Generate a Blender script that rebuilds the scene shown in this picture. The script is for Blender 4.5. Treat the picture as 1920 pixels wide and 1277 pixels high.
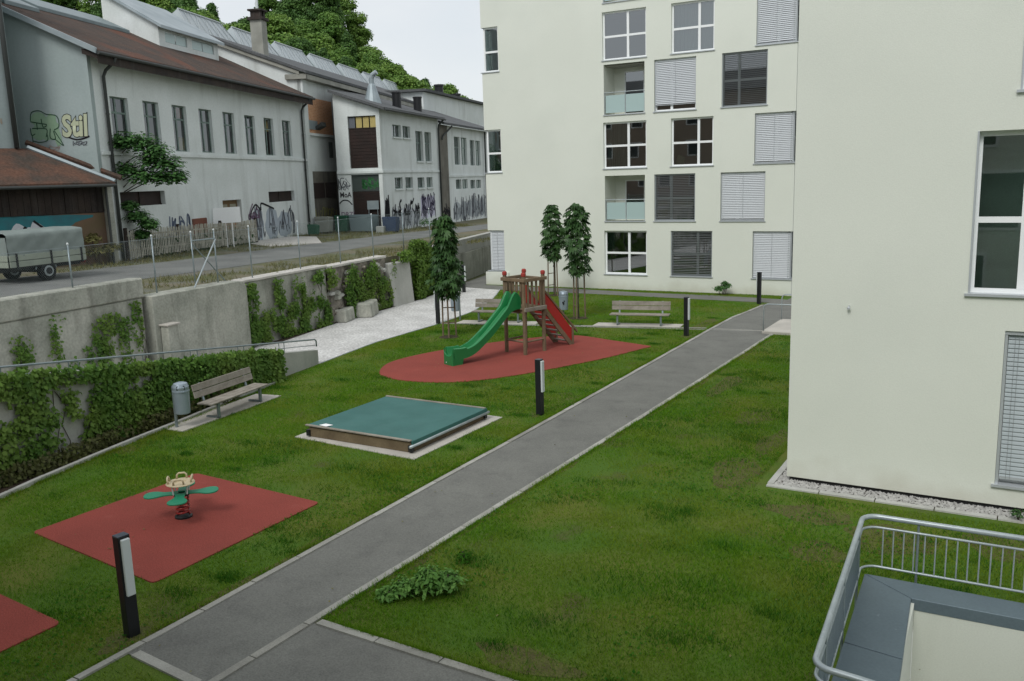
import bpy, math, random
import numpy as np
from mathutils import Vector, Matrix
R = math.radians
for o in list(bpy.data.objects): bpy.data.objects.remove(o)
scene = bpy.context.scene
COL = scene.collection
rnd = random.Random(7)

# ------------------------------------------------------------------ camera
cam_d = bpy.data.cameras.new('camera'); cam = bpy.data.objects.new('camera', cam_d); COL.objects.link(cam)
fw = Vector((-0.4967676, 0.84862128, -0.18183474)); rt = Vector((0.86546022, 0.50003187, -0.03076917)); up = Vector((-0.06481179, 0.17265586, 0.98284759))
m = Matrix((rt, up, -fw)).transposed().to_4x4(); m.translation = (0, 0, 6.1)
cam.matrix_world = m
cam_d.sensor_width = 36; cam_d.lens = 31.1165; cam_d.clip_start = .1; cam_d.clip_end = 3000
scene.camera = cam

# ------------------------------------------------------------------ sky, sun, exposure
SUN_EL, SUN_AZ = 48, 272            # compass-free: azimuth of the sun in the XY plane, degrees from +X
w = bpy.data.worlds.new('World'); scene.world = w; w.use_nodes = True
nt = w.node_tree; N = nt.nodes; L = nt.links
for n in list(N): N.remove(n)
out = N.new('ShaderNodeOutputWorld'); bg1 = N.new('ShaderNodeBackground'); bg2 = N.new('ShaderNodeBackground'); mx = N.new('ShaderNodeMixShader')
sky = N.new('ShaderNodeTexSky'); sky.sky_type = 'NISHITA'; sky.sun_disc = False
sky.sun_elevation = R(SUN_EL); sky.sun_rotation = R(90 - SUN_AZ)
L.new(sky.outputs[0], bg1.inputs[0]); bg1.inputs[1].default_value = .10
tc = N.new('ShaderNodeTexCoord'); mp = N.new('ShaderNodeMapping'); mp.inputs['Scale'].default_value = (1.2, 1.2, 3.2)
nz = N.new('ShaderNodeTexNoise'); nz.inputs['Scale'].default_value = 1.7; nz.inputs['Detail'].default_value = 6; nz.inputs['Roughness'].default_value = .55
rp = N.new('ShaderNodeValToRGB'); rp.color_ramp.elements[0].position = .3; rp.color_ramp.elements[1].position = .7
rp.color_ramp.elements[0].color = (.78, .83, .87, 1); rp.color_ramp.elements[1].color = (.93, .945, .95, 1)
L.new(tc.outputs['Generated'], mp.inputs[0]); L.new(mp.outputs[0], nz.inputs[0]); L.new(nz.outputs[0], rp.inputs[0]); L.new(rp.outputs[0], bg2.inputs[0])
bg2.inputs[1].default_value = .76
mx.inputs[0].default_value = .88
L.new(bg1.outputs[0], mx.inputs[1]); L.new(bg2.outputs[0], mx.inputs[2]); L.new(mx.outputs[0], out.inputs[0])
sd = bpy.data.lights.new('sun', 'SUN'); sd.energy = 1.4; sd.angle = R(24); sd.color = (1, .985, .95)
so = bpy.data.objects.new('sun', sd); COL.objects.link(so)
sv = Vector((math.cos(R(SUN_EL)) * math.cos(R(SUN_AZ)), math.cos(R(SUN_EL)) * math.sin(R(SUN_AZ)), math.sin(R(SUN_EL))))
so.rotation_euler = sv.to_track_quat('Z', 'Y').to_euler(); so.location = (0, 0, 60)
vs = scene.view_settings; vs.view_transform = 'Standard'; vs.look = 'None'; vs.gamma = 1; vs.exposure = 0.35; vs.use_curve_mapping = False
scene.render.engine = 'CYCLES'

# ------------------------------------------------------------------ materials
MATS = {}
def mat(name, c, c2=None, rough=.8, scale=2.0, lo=.35, hi=.65, fine=.10, fscale=60, bump=0, metal=0, spec=.3, streak=None, sfac=.5, wave=None, brick=None):
    if name in MATS: return MATS[name]
    ma = bpy.data.materials.new(name); ma.use_nodes = True
    nt = ma.node_tree; N = nt.nodes; L = nt.links; b = N['Principled BSDF']
    b.inputs['Roughness'].default_value = rough; b.inputs['Metallic'].default_value = metal
    b.inputs['Specular IOR Level'].default_value = spec
    geo = N.new('ShaderNodeNewGeometry')
    def noise(sc, det=5, mapping=None):
        n = N.new('ShaderNodeTexNoise'); n.inputs['Scale'].default_value = sc; n.inputs['Detail'].default_value = det
        src = geo.outputs['Position']
        if mapping:
            mp = N.new('ShaderNodeMapping'); mp.inputs['Scale'].default_value = mapping; L.new(src, mp.inputs[0]); src = mp.outputs[0]
        L.new(src, n.inputs['Vector']); return n
    def mr(sock, a, bb, c0=0., c1=1.):
        n = N.new('ShaderNodeMapRange'); n.inputs[1].default_value = a; n.inputs[2].default_value = bb; n.inputs[3].default_value = c0; n.inputs[4].default_value = c1
        L.new(sock, n.inputs[0]); return n.outputs[0]
    def mix(fac, a, bb, mode='MIX'):
        n = N.new('ShaderNodeMix'); n.data_type = 'RGBA'; n.blend_type = mode
        if isinstance(fac, (int, float)): n.inputs[0].default_value = fac
        else: L.new(fac, n.inputs[0])
        for s, v in ((6, a), (7, bb)):
            if isinstance(v, tuple): n.inputs[s].default_value = (*v[:3], 1)
            else: L.new(v, n.inputs[s])
        return n.outputs[2]
    col = tuple(c)
    if c2 is not None: col = mix(mr(noise(scale).outputs[0], lo, hi), tuple(c), tuple(c2))
    if brick:
        bt = N.new('ShaderNodeTexBrick'); bt.inputs['Scale'].default_value = brick[0]
        bt.inputs['Color1'].default_value = (*c, 1); bt.inputs['Color2'].default_value = (*(c2 or c), 1); bt.inputs['Mortar'].default_value = (*brick[1], 1)
        mp = N.new('ShaderNodeMapping'); mp.inputs['Rotation'].default_value = (R(90), 0, 0)
        tcn = N.new('ShaderNodeTexCoord'); L.new(tcn.outputs['Object'], mp.inputs[0]); L.new(mp.outputs[0], bt.inputs['Vector']); col = bt.outputs[0]
    if streak:
        col = mix(mr(noise(1.0, 6, (streak[1], streak[1], streak[2])).outputs[0], streak[3] if len(streak) > 3 else .48, streak[4] if len(streak) > 4 else .72, 0, sfac), col, tuple(streak[0]))
    fn = noise(fscale, 3)
    if fine:
        g = N.new('ShaderNodeMapRange'); g.inputs[1].default_value = .25; g.inputs[2].default_value = .75; g.inputs[3].default_value = 1 - fine; g.inputs[4].default_value = 1 + fine
        L.new(fn.outputs[0], g.inputs[0])
        cb = N.new('ShaderNodeCombineColor')
        for i in range(3): L.new(g.outputs[0], cb.inputs[i])
        col = mix(1.0, col, cb.outputs[0], 'MULTIPLY')
    if isinstance(col, tuple): b.inputs['Base Color'].default_value = (*col[:3], 1)
    else: L.new(col, b.inputs['Base Color'])
    if bump or wave:
        bp = N.new('ShaderNodeBump'); bp.inputs['Strength'].default_value = bump or wave[1]; bp.inputs['Distance'].default_value = .02
        if wave:
            wv = N.new('ShaderNodeTexWave'); wv.inputs['Scale'].default_value = wave[0]; wv.bands_direction = wave[2]; wv.inputs['Distortion'].default_value = .6
            tcn = N.new('ShaderNodeTexCoord'); L.new(tcn.outputs['Object'], wv.inputs['Vector']); L.new(wv.outputs[0], bp.inputs['Height'])
        else: L.new(fn.outputs[0], bp.inputs['Height'])
        L.new(bp.outputs[0], b.inputs['Normal'])
    MATS[name] = ma; return ma

def leafmat(name, c1, c2, trans=.3, patch=None, rough=.55, pscale=.5, spec=.25):
    ma = bpy.data.materials.new(name); ma.use_nodes = True
    nt = ma.node_tree; N = nt.nodes; L = nt.links; b = N['Principled BSDF']; o = N['Material Output']
    at = N.new('ShaderNodeAttribute'); at.attribute_name = 'rnd'
    mi = N.new('ShaderNodeMix'); mi.data_type = 'RGBA'; mi.inputs[6].default_value = (*c1, 1); mi.inputs[7].default_value = (*c2, 1)
    L.new(at.outputs['Fac'], mi.inputs[0]); col = mi.outputs[2]
    if patch:
        geo = N.new('ShaderNodeNewGeometry'); nz = N.new('ShaderNodeTexNoise'); nz.inputs['Scale'].default_value = pscale; nz.inputs['Detail'].default_value = 4
        L.new(geo.outputs['Position'], nz.inputs['Vector'])
        r = N.new('ShaderNodeMapRange'); r.inputs[1].default_value = .42; r.inputs[2].default_value = .66; r.inputs[4].default_value = .75; L.new(nz.outputs[0], r.inputs[0])
        m2 = N.new('ShaderNodeMix'); m2.data_type = 'RGBA'; L.new(r.outputs[0], m2.inputs[0]); L.new(col, m2.inputs[6]); m2.inputs[7].default_value = (*patch, 1); col = m2.outputs[2]
    L.new(col, b.inputs['Base Color']); b.inputs['Roughness'].default_value = rough; b.inputs['Specular IOR Level'].default_value = spec
    tr = N.new('ShaderNodeBsdfTranslucent'); L.new(col, tr.inputs[0]); ms = N.new('ShaderNodeMixShader'); ms.inputs[0].default_value = trans
    L.new(b.outputs[0], ms.inputs[1]); L.new(tr.outputs[0], ms.inputs[2]); L.new(ms.outputs[0], o.inputs[0])
    MATS[name] = ma; return ma

def glassmat(name, tint, refl=1.0):
    ma = bpy.data.materials.new(name); ma.use_nodes = True
    nt = ma.node_tree; N = nt.nodes; L = nt.links; o = N['Material Output']; N.remove(N['Principled BSDF'])
    t = N.new('ShaderNodeBsdfTransparent'); t.inputs[0].default_value = (*tint, 1)
    g = N.new('ShaderNodeBsdfGlossy'); g.inputs['Roughness'].default_value = .015; g.inputs[0].default_value = (.95, .98, 1, 1)
    f = N.new('ShaderNodeFresnel'); f.inputs[0].default_value = 1.5
    ml = N.new('ShaderNodeMath'); ml.operation = 'MULTIPLY'; ml.inputs[1].default_value = 2.0 * refl; ml.use_clamp = True; L.new(f.outputs[0], ml.inputs[0])
    ms = N.new('ShaderNodeMixShader'); L.new(ml.outputs[0], ms.inputs[0]); L.new(t.outputs[0], ms.inputs[1]); L.new(g.outputs[0], ms.inputs[2]); L.new(ms.outputs[0], o.inputs[0])
    MATS[name] = ma; return ma

WHITE = mat('render_cream', (.718, .742, .668), (.69, .714, .640), rough=.9, scale=.35, fine=.035, fscale=45, bump=.12, streak=((.62, .65, .585), .5, .5, .52, .75), sfac=.3)
def dirt_band(ma, colr, top, fac):       # splash dirt along the foot of the walls
    nt = ma.node_tree; N = nt.nodes; L = nt.links; b = N['Principled BSDF']; src = b.inputs['Base Color'].links[0].from_socket
    g = N.new('ShaderNodeNewGeometry'); sx = N.new('ShaderNodeSeparateXYZ'); L.new(g.outputs['Position'], sx.inputs[0])
    nz = N.new('ShaderNodeTexNoise'); nz.inputs['Scale'].default_value = 1.6; nz.inputs['Detail'].default_value = 7; L.new(g.outputs['Position'], nz.inputs['Vector'])
    md = N.new('ShaderNodeMath'); md.operation = 'MULTIPLY_ADD'; L.new(nz.outputs[0], md.inputs[0]); md.inputs[1].default_value = -1.1; L.new(sx.outputs[2], md.inputs[2])
    r = N.new('ShaderNodeMapRange'); r.inputs[1].default_value = top - .55; r.inputs[2].default_value = -.55; r.inputs[3].default_value = 0; r.inputs[4].default_value = fac; L.new(md.outputs[0], r.inputs[0])
    m_ = N.new('ShaderNodeMix'); m_.data_type = 'RGBA'; L.new(r.outputs[0], m_.inputs[0]); L.new(src, m_.inputs[6]); m_.inputs[7].default_value = (*colr, 1); L.new(m_.outputs[2], b.inputs['Base Color'])
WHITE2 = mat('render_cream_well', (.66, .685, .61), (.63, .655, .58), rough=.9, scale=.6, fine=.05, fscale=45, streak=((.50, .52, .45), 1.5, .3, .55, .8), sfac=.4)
dirt_band(WHITE, (.48, .46, .37), .5, .42)
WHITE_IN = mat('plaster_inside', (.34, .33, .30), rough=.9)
PLINTH = mat('plinth_dark', (.03, .03, .03))
FRAME = mat('window_frame_white', (.86, .88, .88), rough=.4, fine=.02)
FRAMEG = mat('window_frame_dimmed', (.36, .39, .40), rough=.45, fine=.03)  # white frame colour greyed for the shade behind half-open slats
SILL = mat('sill_metal', (.50, .53, .55), rough=.4, metal=.3, fine=.03)
BLIND = mat('blind_light', (.60, .63, .655), rough=.45, fine=.02)
BLINDD = mat('blind_dark', (.24, .255, .26), rough=.5, fine=.02)
BLINDB = mat('blind_alu', (.42, .47, .49), rough=.5, metal=.0, fine=.02)
GLASS = glassmat('glass_clear', (.46, .53, .51), 3.0); GLASSB = glassmat('glass_near', (.62, .76, .70), 1.7); GLASSD = glassmat('glass_dirty', (.55, .60, .56), .9)
FROST = mat('glass_frosted', (.40, .52, .51), rough=.25, spec=.5, fine=.02)
CURTAIN = mat('curtain_pale', (.62, .70, .72), rough=.9, fine=.05, streak=((.42, .50, .52), 9, .05), sfac=.6)
CURTAIN_D = mat('curtain_green', (.22, .30, .26), rough=.9, streak=((.10, .14, .12), 9, .05), sfac=.8)
STEEL = mat('galvanised_steel', (.30, .35, .365), (.23, .28, .295), rough=.38, metal=.55, scale=6, fine=.06, fscale=30)
STEELL = mat('galvanised_light', (.44, .49, .505), (.36, .41, .425), rough=.4, metal=.4, scale=5, fine=.06, fscale=30)
ASPH = mat('asphalt', (.180, .181, .164), (.154, .155, .141), rough=.92, scale=.9, fine=.22, fscale=38, bump=.4, streak=((.105, .104, .098), 2.1, 2.1, .52, .74), sfac=.5)
ASPH2 = mat('asphalt_yard', (.205, .21, .20), (.145, .15, .145), rough=.95, scale=.5, fine=.2, fscale=60, bump=.2)
KERB2 = mat('kerb_concrete_light', (.42, .415, .38), (.34, .335, .30), rough=.9, scale=2.2, fine=.16, fscale=40, bump=.2)
KERB3 = mat('kerb_concrete_dark', (.32, .315, .28), (.24, .235, .21), rough=.9, scale=2.2, fine=.16, fscale=40, bump=.2)
KERB = mat('kerb_concrete', (.37, .365, .33), (.29, .285, .255), rough=.9, scale=1.6, fine=.14, fscale=50, bump=.2)
SLAB = mat('slab_concrete', (.52, .49, .44), (.42, .40, .36), rough=.9, scale=1.3, fine=.1, fscale=50, bump=.15)
GRAV = mat('gravel_pale', (.60, .595, .58), (.48, .475, .46), rough=.95, scale=.9, fine=.42, fscale=11, bump=.7, streak=((.24, .225, .20), 5.5, 5.5, .60, .72), sfac=.6)
RUBBER = mat('rubber_red', (.270, .056, .042), (.230, .049, .037), rough=.95, scale=.8, fine=.24, fscale=42, bump=.5, streak=((.30, .085, .066), 2.4, 2.4, .60, .78), sfac=.5)
SOIL = mat('soil', (.060, .042, .028), (.035, .025, .018), rough=1, scale=3, fine=.35, fscale=30, bump=.6)
LAWN = mat('lawn_base', (.060, .125, .010), (.110, .130, .020), rough=1, scale=.6, lo=.4, hi=.68, fine=.4, fscale=45, bump=.6, streak=((.085, .062, .034), .8, .8, .60, .74), sfac=.75)
EARTH = mat('ground_green', (.07, .09, .03), (.09, .085, .05), rough=1, scale=.15, fine=.2, fscale=8)
YARD = mat('yard_ground', (.10, .112, .045), (.17, .15, .10), rough=1, scale=.35, lo=.38, hi=.62, fine=.3, fscale=14, bump=.5, streak=((.16, .165, .16), .5, .5, .52, .68), sfac=.6)
CONC = mat('concrete_old', (.45, .45, .395), (.31, .32, .275), rough=.95, scale=1.1, fine=.18, fscale=14, bump=.4, streak=((.11, .11, .09), 1.9, .30, .48, .70), sfac=.55)
CONC2 = mat('concrete_clean', (.47, .47, .44), (.40, .40, .37), rough=.9, scale=1.2, fine=.08, fscale=20, bump=.15, streak=((.25, .26, .23), 2.2, .25, .52, .8), sfac=.5)
ROCK = mat('rubble_masonry', (.30, .27, .23), (.13, .12, .10), rough=1, scale=2.2, fine=.35, fscale=7, bump=.9, streak=((.06, .06, .05), 1.6, .6), sfac=.6)
CAP = mat('concrete_cap', (.60, .57, .53), (.50, .48, .44), rough=.95, scale=1.4, fine=.12, fscale=18, bump=.2)
FACT = mat('factory_plaster', (.72, .76, .755), (.64, .68, .665), rough=.95, scale=.5, fine=.06, fscale=12, bump=.1, streak=((.33, .35, .32), 1.1, .16, .54, .80), sfac=.6)
FACTB = mat('factory_plaster_blue_dimmed', (.38, .44, .44), (.33, .39, .385), rough=.95, scale=.35, fine=.05, fscale=10, streak=((.22, .27, .28), .8, .10, .52, .8), sfac=.5)  # bluish plaster, colour darkened to offset the sun falling on the gable
FACTD = mat('factory_plaster_brown', (.20, .19, .16), (.14, .13, .11), rough=.95, scale=.9, fine=.1, fscale=8, streak=((.08, .08, .07), 1.8, .3), sfac=.6)
CORN = mat('factory_cornice', (.36, .36, .32), (.26, .26, .23), rough=.95, scale=1, fine=.1)
TILE = mat('roof_tiles', (.120, .078, .060), (.080, .064, .055), rough=.9, scale=.8, fine=.25, fscale=9, wave=(9, .9, 'X'), streak=((.20, .075, .045), .30, .30, .54, .68), sfac=.7)
TILE2 = mat('roof_tiles_shed', (.17, .088, .060), (.085, .068, .056), rough=.9, scale=1.1, fine=.3, fscale=10, wave=(9, .9, 'X'))
ROOFG = mat('roof_grey', (.115, .12, .125), (.085, .09, .092), rough=.9, scale=.8, fine=.25, fscale=8, bump=.3)
METALR = mat('roof_sheet_metal', (.36, .41, .43), (.26, .31, .33), rough=.45, metal=.3, scale=.8, fine=.06)
WOODD = mat('wood_dark', (.030, .024, .022), (.050, .038, .032), rough=.85, scale=1.5, fine=.25, fscale=20, streak=((.085, .08, .075), 4.5, .25, .55, .75), sfac=.6)
WOODDOOR = mat('wood_door_brown', (.034, .020, .017), (.024, .016, .014), rough=.7, scale=1.5, fine=.2, fscale=15)
DPIPE = mat('drainpipe', (.055, .06, .058), rough=.6)
WINGREEN = mat('factory_window_frame', (.20, .265, .24), (.13, .18, .16), rough=.7, scale=3)
PLY = mat('plywood_yellow', (.52, .42, .16), (.42, .34, .14), rough=.8, scale=1)
BRICK = mat('brick_orange', (.62, .32, .17), (.50, .24, .12), rough=.9, brick=(2.2, (.60, .44, .32)), fine=.1, fscale=20)
WOOD = mat('wood_weathered', (.30, .275, .235), (.23, .205, .17), rough=.8, scale=2.5, fine=.12, fscale=30, streak=((.16, .145, .12), 5, 5), sfac=.4)
WOODP = mat('wood_play', (.215, .160, .100), (.15, .108, .068), rough=.75, scale=2.5, fine=.15, fscale=25, streak=((.19, .165, .12), 4, 1.0), sfac=.5)
WOODB = mat('wood_sandbox', (.175, .135, .080), (.115, .085, .05), rough=.8, scale=2.0, fine=.15, fscale=25)
WOODS = mat('wood_stake', (.20, .15, .10), (.15, .11, .075), rough=.85, scale=3, fine=.15)
SLIDE = mat('slide_green', (.014, .195, .058), rough=.32, spec=.5, fine=.03)
REDP = mat('panel_red', (.40, .022, .018), rough=.4, spec=.4, fine=.03)
REDS = mat('spring_red', (.30, .018, .016), rough=.35, spec=.5, fine=.03)
PETAL = mat('petal_green', (.016, .235, .125), rough=.5, spec=.4, fine=.04)
CREAM = mat('seat_cream', (.55, .46, .30), rough=.5, fine=.05)
TARP = mat('tarp_green', (.036, .125, .112), (.048, .150, .136), rough=.6, scale=1.4, fine=.08, fscale=120, bump=.1, streak=((.10, .17, .16), 7, 7, .66, .78), sfac=.4)
PAPER = mat('paper_white', (.94, .95, .95), rough=.6)
BLACK = mat('bollard_black', (.012, .013, .015), rough=.45, spec=.4, fine=.04)
OPAL = mat('opal_acrylic', (.62, .66, .66), rough=.35, spec=.4, fine=.02)
BIN = mat('bin_steel', (.34, .40, .46), (.30, .36, .41), rough=.4, metal=.4, scale=4, fine=.04)
COPING = mat('coping_sheet', (.135, .180, .205), (.115, .155, .180), rough=.5, metal=.25, scale=1.2, fine=.08, fscale=25, streak=((.30, .34, .36), 5, 5, .70, .76), sfac=.7)
TRAILERC = mat('trailer_tarp', (.235, .275, .26), (.195, .23, .22), rough=.7, scale=1.5, fine=.05)
TRAILERB = mat('trailer_boards', (.34, .38, .31), (.28, .31, .26), rough=.6, scale=2, fine=.06)
TYRE = mat('tyre_rubber', (.012, .012, .013), rough=.85)
PICKET = mat('picket_wood', (.56, .54, .46), (.36, .35, .29), rough=.9, scale=3, fine=.2, fscale=20)
PEBBLE = mat('pebbles_white', (.48, .475, .45), (.30, .295, .28), rough=.9, scale=14, fine=.1)
TEAL = mat('paint_teal', (.035, .22, .25), (.05, .17, .20), rough=.8, scale=1.5)
BROWNP = mat('paint_brown', (.20, .125, .085), (.16, .12, .07), rough=.9, scale=.7, fine=.1, streak=((.22, .13, .12), 1.2, .6), sfac=.6)
INK = mat('paint_black', (.02, .02, .024), rough=.8)
INKG = mat('paint_grey', (.13, .14, .16), rough=.8)
INKP = mat('paint_purple', (.20, .13, .20), rough=.8)
PAINTW = mat('paint_white', (.62, .64, .68), rough=.8)
PAINTL = mat('paint_lilac', (.55, .54, .66), rough=.8)
PALEG = mat('paint_pale_green', (.30, .43, .29), (.25, .38, .26), rough=.8, scale=2)
PALEY = mat('paint_pale_yellow', (.50, .53, .37), (.45, .49, .35), rough=.8, scale=2)
ORANGE = mat('paint_orange', (.40, .18, .08), rough=.8)
GREENP = mat('paint_green', (.05, .20, .07), rough=.8)
BARK = mat('bark', (.085, .070, .055), (.055, .045, .036), rough=1, scale=4, fine=.25, fscale=25, bump=.5)
L_IVY = leafmat('leaf_ivy', (.048, .130, .020), (.165, .300, .050), .34, patch=(.21, .30, .06), pscale=.8)
L_IVYB = leafmat('leaf_ivy_brown', (.05, .045, .018), (.10, .12, .03), .2)
L_HEDGE = leafmat('leaf_hedge', (.085, .175, .025), (.18, .29, .05), .3)
L_CHEST = leafmat('leaf_chestnut', (.026, .068, .022), (.070, .150, .040), .2, rough=.45)
L_BUSH = leafmat('leaf_bush', (.085, .21, .04), (.17, .34, .07), .3)
L_SAP = leafmat('leaf_sapling', (.045, .125, .035), (.105, .225, .065), .3)
L_F = [leafmat('leaf_forest_%s' % k, a, b_, .2) for k, a, b_ in (('deep', (.038, .098, .022), (.105, .205, .045)), ('mid', (.060, .148, .027), (.155, .275, .050)), ('light', (.085, .180, .032), (.200, .320, .060)))]
L_GRASS = leafmat('grass_blades', (.076, .205, .010), (.155, .290, .018), .40, patch=(.200, .245, .028), pscale=.45, rough=.85, spec=.06)
L_TUFT = leafmat('grass_tufts', (.028, .118, .010), (.062, .170, .016), .3, rough=.85, spec=.06)
L_WEED = leafmat('weeds_dry', (.12, .13, .035), (.22, .20, .08), .25)
SOIL2 = mat('bare_soil', (.095, .110, .025), (.080, .075, .026), rough=1, scale=4, fine=.35, fscale=28, bump=.6)
SHADOWBOX = mat('interior_dark', (.15, .17, .16), rough=.9)  # dark colour stands in for unlit rooms behind the factory windows

# ------------------------------------------------------------------ mesh building
class MB:
    def __init__(s): s.v = []; s.f = []
    def add(s, vs, fs):
        n = len(s.v); s.v += [tuple(v) for v in vs]; s.f += [tuple(i + n for i in f) for f in fs]; return s
    def box(s, x0, x1, y0, y1, z0, z1, tf=None):
        vs = [(x, y, z) for z in (z0, z1) for y in (y0, y1) for x in (x0, x1)]
        if tf: vs = [tf(*v) for v in vs]
        return s.add(vs, [(0, 2, 3, 1), (4, 5, 7, 6), (0, 1, 5, 4), (2, 6, 7, 3), (0, 4, 6, 2), (1, 3, 7, 5)])
    def hexa(s, b, t):
        n = len(b); vs = list(b) + list(t)
        return s.add(vs, [tuple(range(n))[::-1], tuple(range(n, 2 * n))] + [(i, (i + 1) % n, n + (i + 1) % n, n + i) for i in range(n)])
    def prism(s, poly, z0, z1): return s.hexa([(x, y, z0) for x, y in poly], [(x, y, z1) for x, y in poly])
    def tube(s, pts, r, n=8, r1=None, cap=True):
        pts = [Vector(p) for p in pts]; k = len(pts); rings = []
        t0 = (pts[1] - pts[0]).normalized(); ref = Vector((0, 0, 1)) if abs(t0.z) < .9 else Vector((1, 0, 0))
        u = t0.cross(ref).normalized()
        for i, p in enumerate(pts):
            t = ((pts[min(i + 1, k - 1)] - pts[max(i - 1, 0)])).normalized()
            u = (u - t * u.dot(t)).normalized(); vv = t.cross(u)
            rr = r if r1 is None else r + (r1 - r) * i / (k - 1)
            if isinstance(r, (list, tuple)): rr = r[i]
            rings.append([p + (u * math.cos(2 * math.pi * j / n) + vv * math.sin(2 * math.pi * j / n)) * rr for j in range(n)])
        vs = [q for rg in rings for q in rg]; fs = []
        for i in range(k - 1):
            for j in range(n): fs.append((i * n + j, i * n + (j + 1) % n, (i + 1) * n + (j + 1) % n, (i + 1) * n + j))
        if cap: fs += [tuple(range(n))[::-1], tuple(range((k - 1) * n, k * n))]
        return s.add(vs, fs)
    def lathe(s, prof, n=20, c=(0, 0)):
        vs = [(c[0] + r * math.cos(2 * math.pi * j / n), c[1] + r * math.sin(2 * math.pi * j / n), z) for r, z in prof for j in range(n)]
        fs = [(i * n + j, i * n + (j + 1) % n, (i + 1) * n + (j + 1) % n, (i + 1) * n + j) for i in range(len(prof) - 1) for j in range(n)]
        fs += [tuple(range(n))[::-1], tuple(range((len(prof) - 1) * n, len(prof) * n))]
        return s.add(vs, fs)
    def mesh(s, name):
        me = bpy.data.meshes.new(name); me.from_pydata(s.v, [], s.f); me.update(); return me
def link(name, me, ma=None, parent=None, loc=None, rz=0):
    o = bpy.data.objects.new(name, me); COL.objects.link(o)
    if ma is not None and me is not None and len(me.materials) == 0: me.materials.append(ma)
    if parent is not None: o.parent = parent
    if loc is not None: o.location = loc
    if rz: o.rotation_euler.z = rz
    return o
def obj(name, mb, ma, parent=None, bevel=0, smooth=False, loc=None, rz=0, seg=1):
    me = mb.mesh(name)
    if smooth: me.polygons.foreach_set('use_smooth', [True] * len(me.polygons))
    o = link(name, me, ma, parent, loc, rz)
    if bevel:
        md = o.modifiers.new('bevel', 'BEVEL'); md.width = bevel; md.segments = seg; md.limit_method = 'ANGLE'; md.angle_limit = R(40)
    return o
def tag(o, label, cat, group=None):
    o['label'] = label; o['category'] = cat
    if group: o['group'] = group
    return o
def thing(name, label, cat, loc=(0, 0, 0), rz=0, group=None):
    o = bpy.data.objects.new(name, None); COL.objects.link(o); o.location = loc; o.rotation_euler.z = rz; o.empty_display_size = .2
    return tag(o, label, cat, group)
def struct(o): o['kind'] = 'structure'; return o
def stuff(o): o['kind'] = 'stuff'; return o
def sheet(name, poly, z, ma, parent=None):
    mb = MB(); mb.add([(x, y, z) for x, y in poly], [tuple(range(len(poly)))]); return obj(name, mb, ma, parent)
def fast_mesh(name, V, k, rv=None):
    nf = len(V) // k; me = bpy.data.meshes.new(name)
    me.vertices.add(nf * k); me.vertices.foreach_set('co', np.ascontiguousarray(V, dtype=np.float32).ravel())
    me.loops.add(nf * k); me.loops.foreach_set('vertex_index', np.arange(nf * k, dtype=np.int32))
    me.polygons.add(nf); me.polygons.foreach_set('loop_start', np.arange(0, nf * k, k, dtype=np.int32))
    me.update(calc_edges=True)
    if rv is not None:
        a = me.attributes.new('rnd', 'FLOAT', 'FACE'); a.data.foreach_set('value', np.ascontiguousarray(rv, dtype=np.float32))
    return me
def nrm(a): return a / np.maximum(np.linalg.norm(a, axis=1, keepdims=True), 1e-9)
def leaf_quads(P, Nn, size, rng, droop=.4, wide=.36, flat=None):
    n = len(P); Nn = nrm(Nn); r = rng.normal(size=(n, 3))
    u = r - Nn * (r * Nn).sum(1, keepdims=True); u = nrm(u); u[:, 2] -= droop; u = nrm(u - Nn * (u * Nn).sum(1, keepdims=True) * .6)
    v = nrm(np.cross(Nn, u)); sz = (size * rng.uniform(.65, 1.3, n))[:, None]
    tip = P + u * sz; mid = P + u * sz * .42 + Nn * sz * .10
    V = np.stack([P, mid + v * sz * wide, tip, mid - v * sz * wide], 1).reshape(-1, 3); return V
def vnoise(x, y, seed=0):
    x = np.asarray(x, float); y = np.asarray(y, float); xi = np.floor(x).astype(int); yi = np.floor(y).astype(int); xf = x - xi; yf = y - yi
    def h(a, b): q = np.sin(a * 127.1 + b * 311.7 + seed * 74.7) * 43758.5453; return q - np.floor(q)
    s = xf * xf * (3 - 2 * xf); t = yf * yf * (3 - 2 * yf)
    return (h(xi, yi) * (1 - s) + h(xi + 1, yi) * s) * (1 - t) + (h(xi, yi + 1) * (1 - s) + h(xi + 1, yi + 1) * s) * t
def fbm(x, y, seed=0): return .55 * vnoise(x, y, seed) + .3 * vnoise(x * 2.1, y * 2.1, seed + 1) + .15 * vnoise(x * 4.3, y * 4.3, seed + 2)
def copy_tree(o, parent=None):
    c = o.copy(); COL.objects.link(c)
    if parent is not None: c.parent = parent
    for ch in list(o.children): copy_tree(ch, c)
    return c
def catmull(pts, n=8, closed=True):
    out = []; k = len(pts)
    for i in range(k if closed else k - 1):
        p0, p1, p2, p3 = (pts[(i - 1) % k], pts[i], pts[(i + 1) % k], pts[(i + 2) % k]) if closed else (pts[max(i - 1, 0)], pts[i], pts[i + 1], pts[min(i + 2, k - 1)])
        for j in range(n):
            t = j / n
            out.append(tuple(.5 * ((2 * b) + (-a + c) * t + (2 * a - 5 * b + 4 * c - d) * t * t + (-a + 3 * b - 3 * c + d) * t ** 3) for a, b, c, d in zip(p0, p1, p2, p3)))
    if not closed: out.append(tuple(pts[-1]))
    return out
def lerp_poly(ys, xs, y): return float(np.interp(y, ys, xs))
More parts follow.
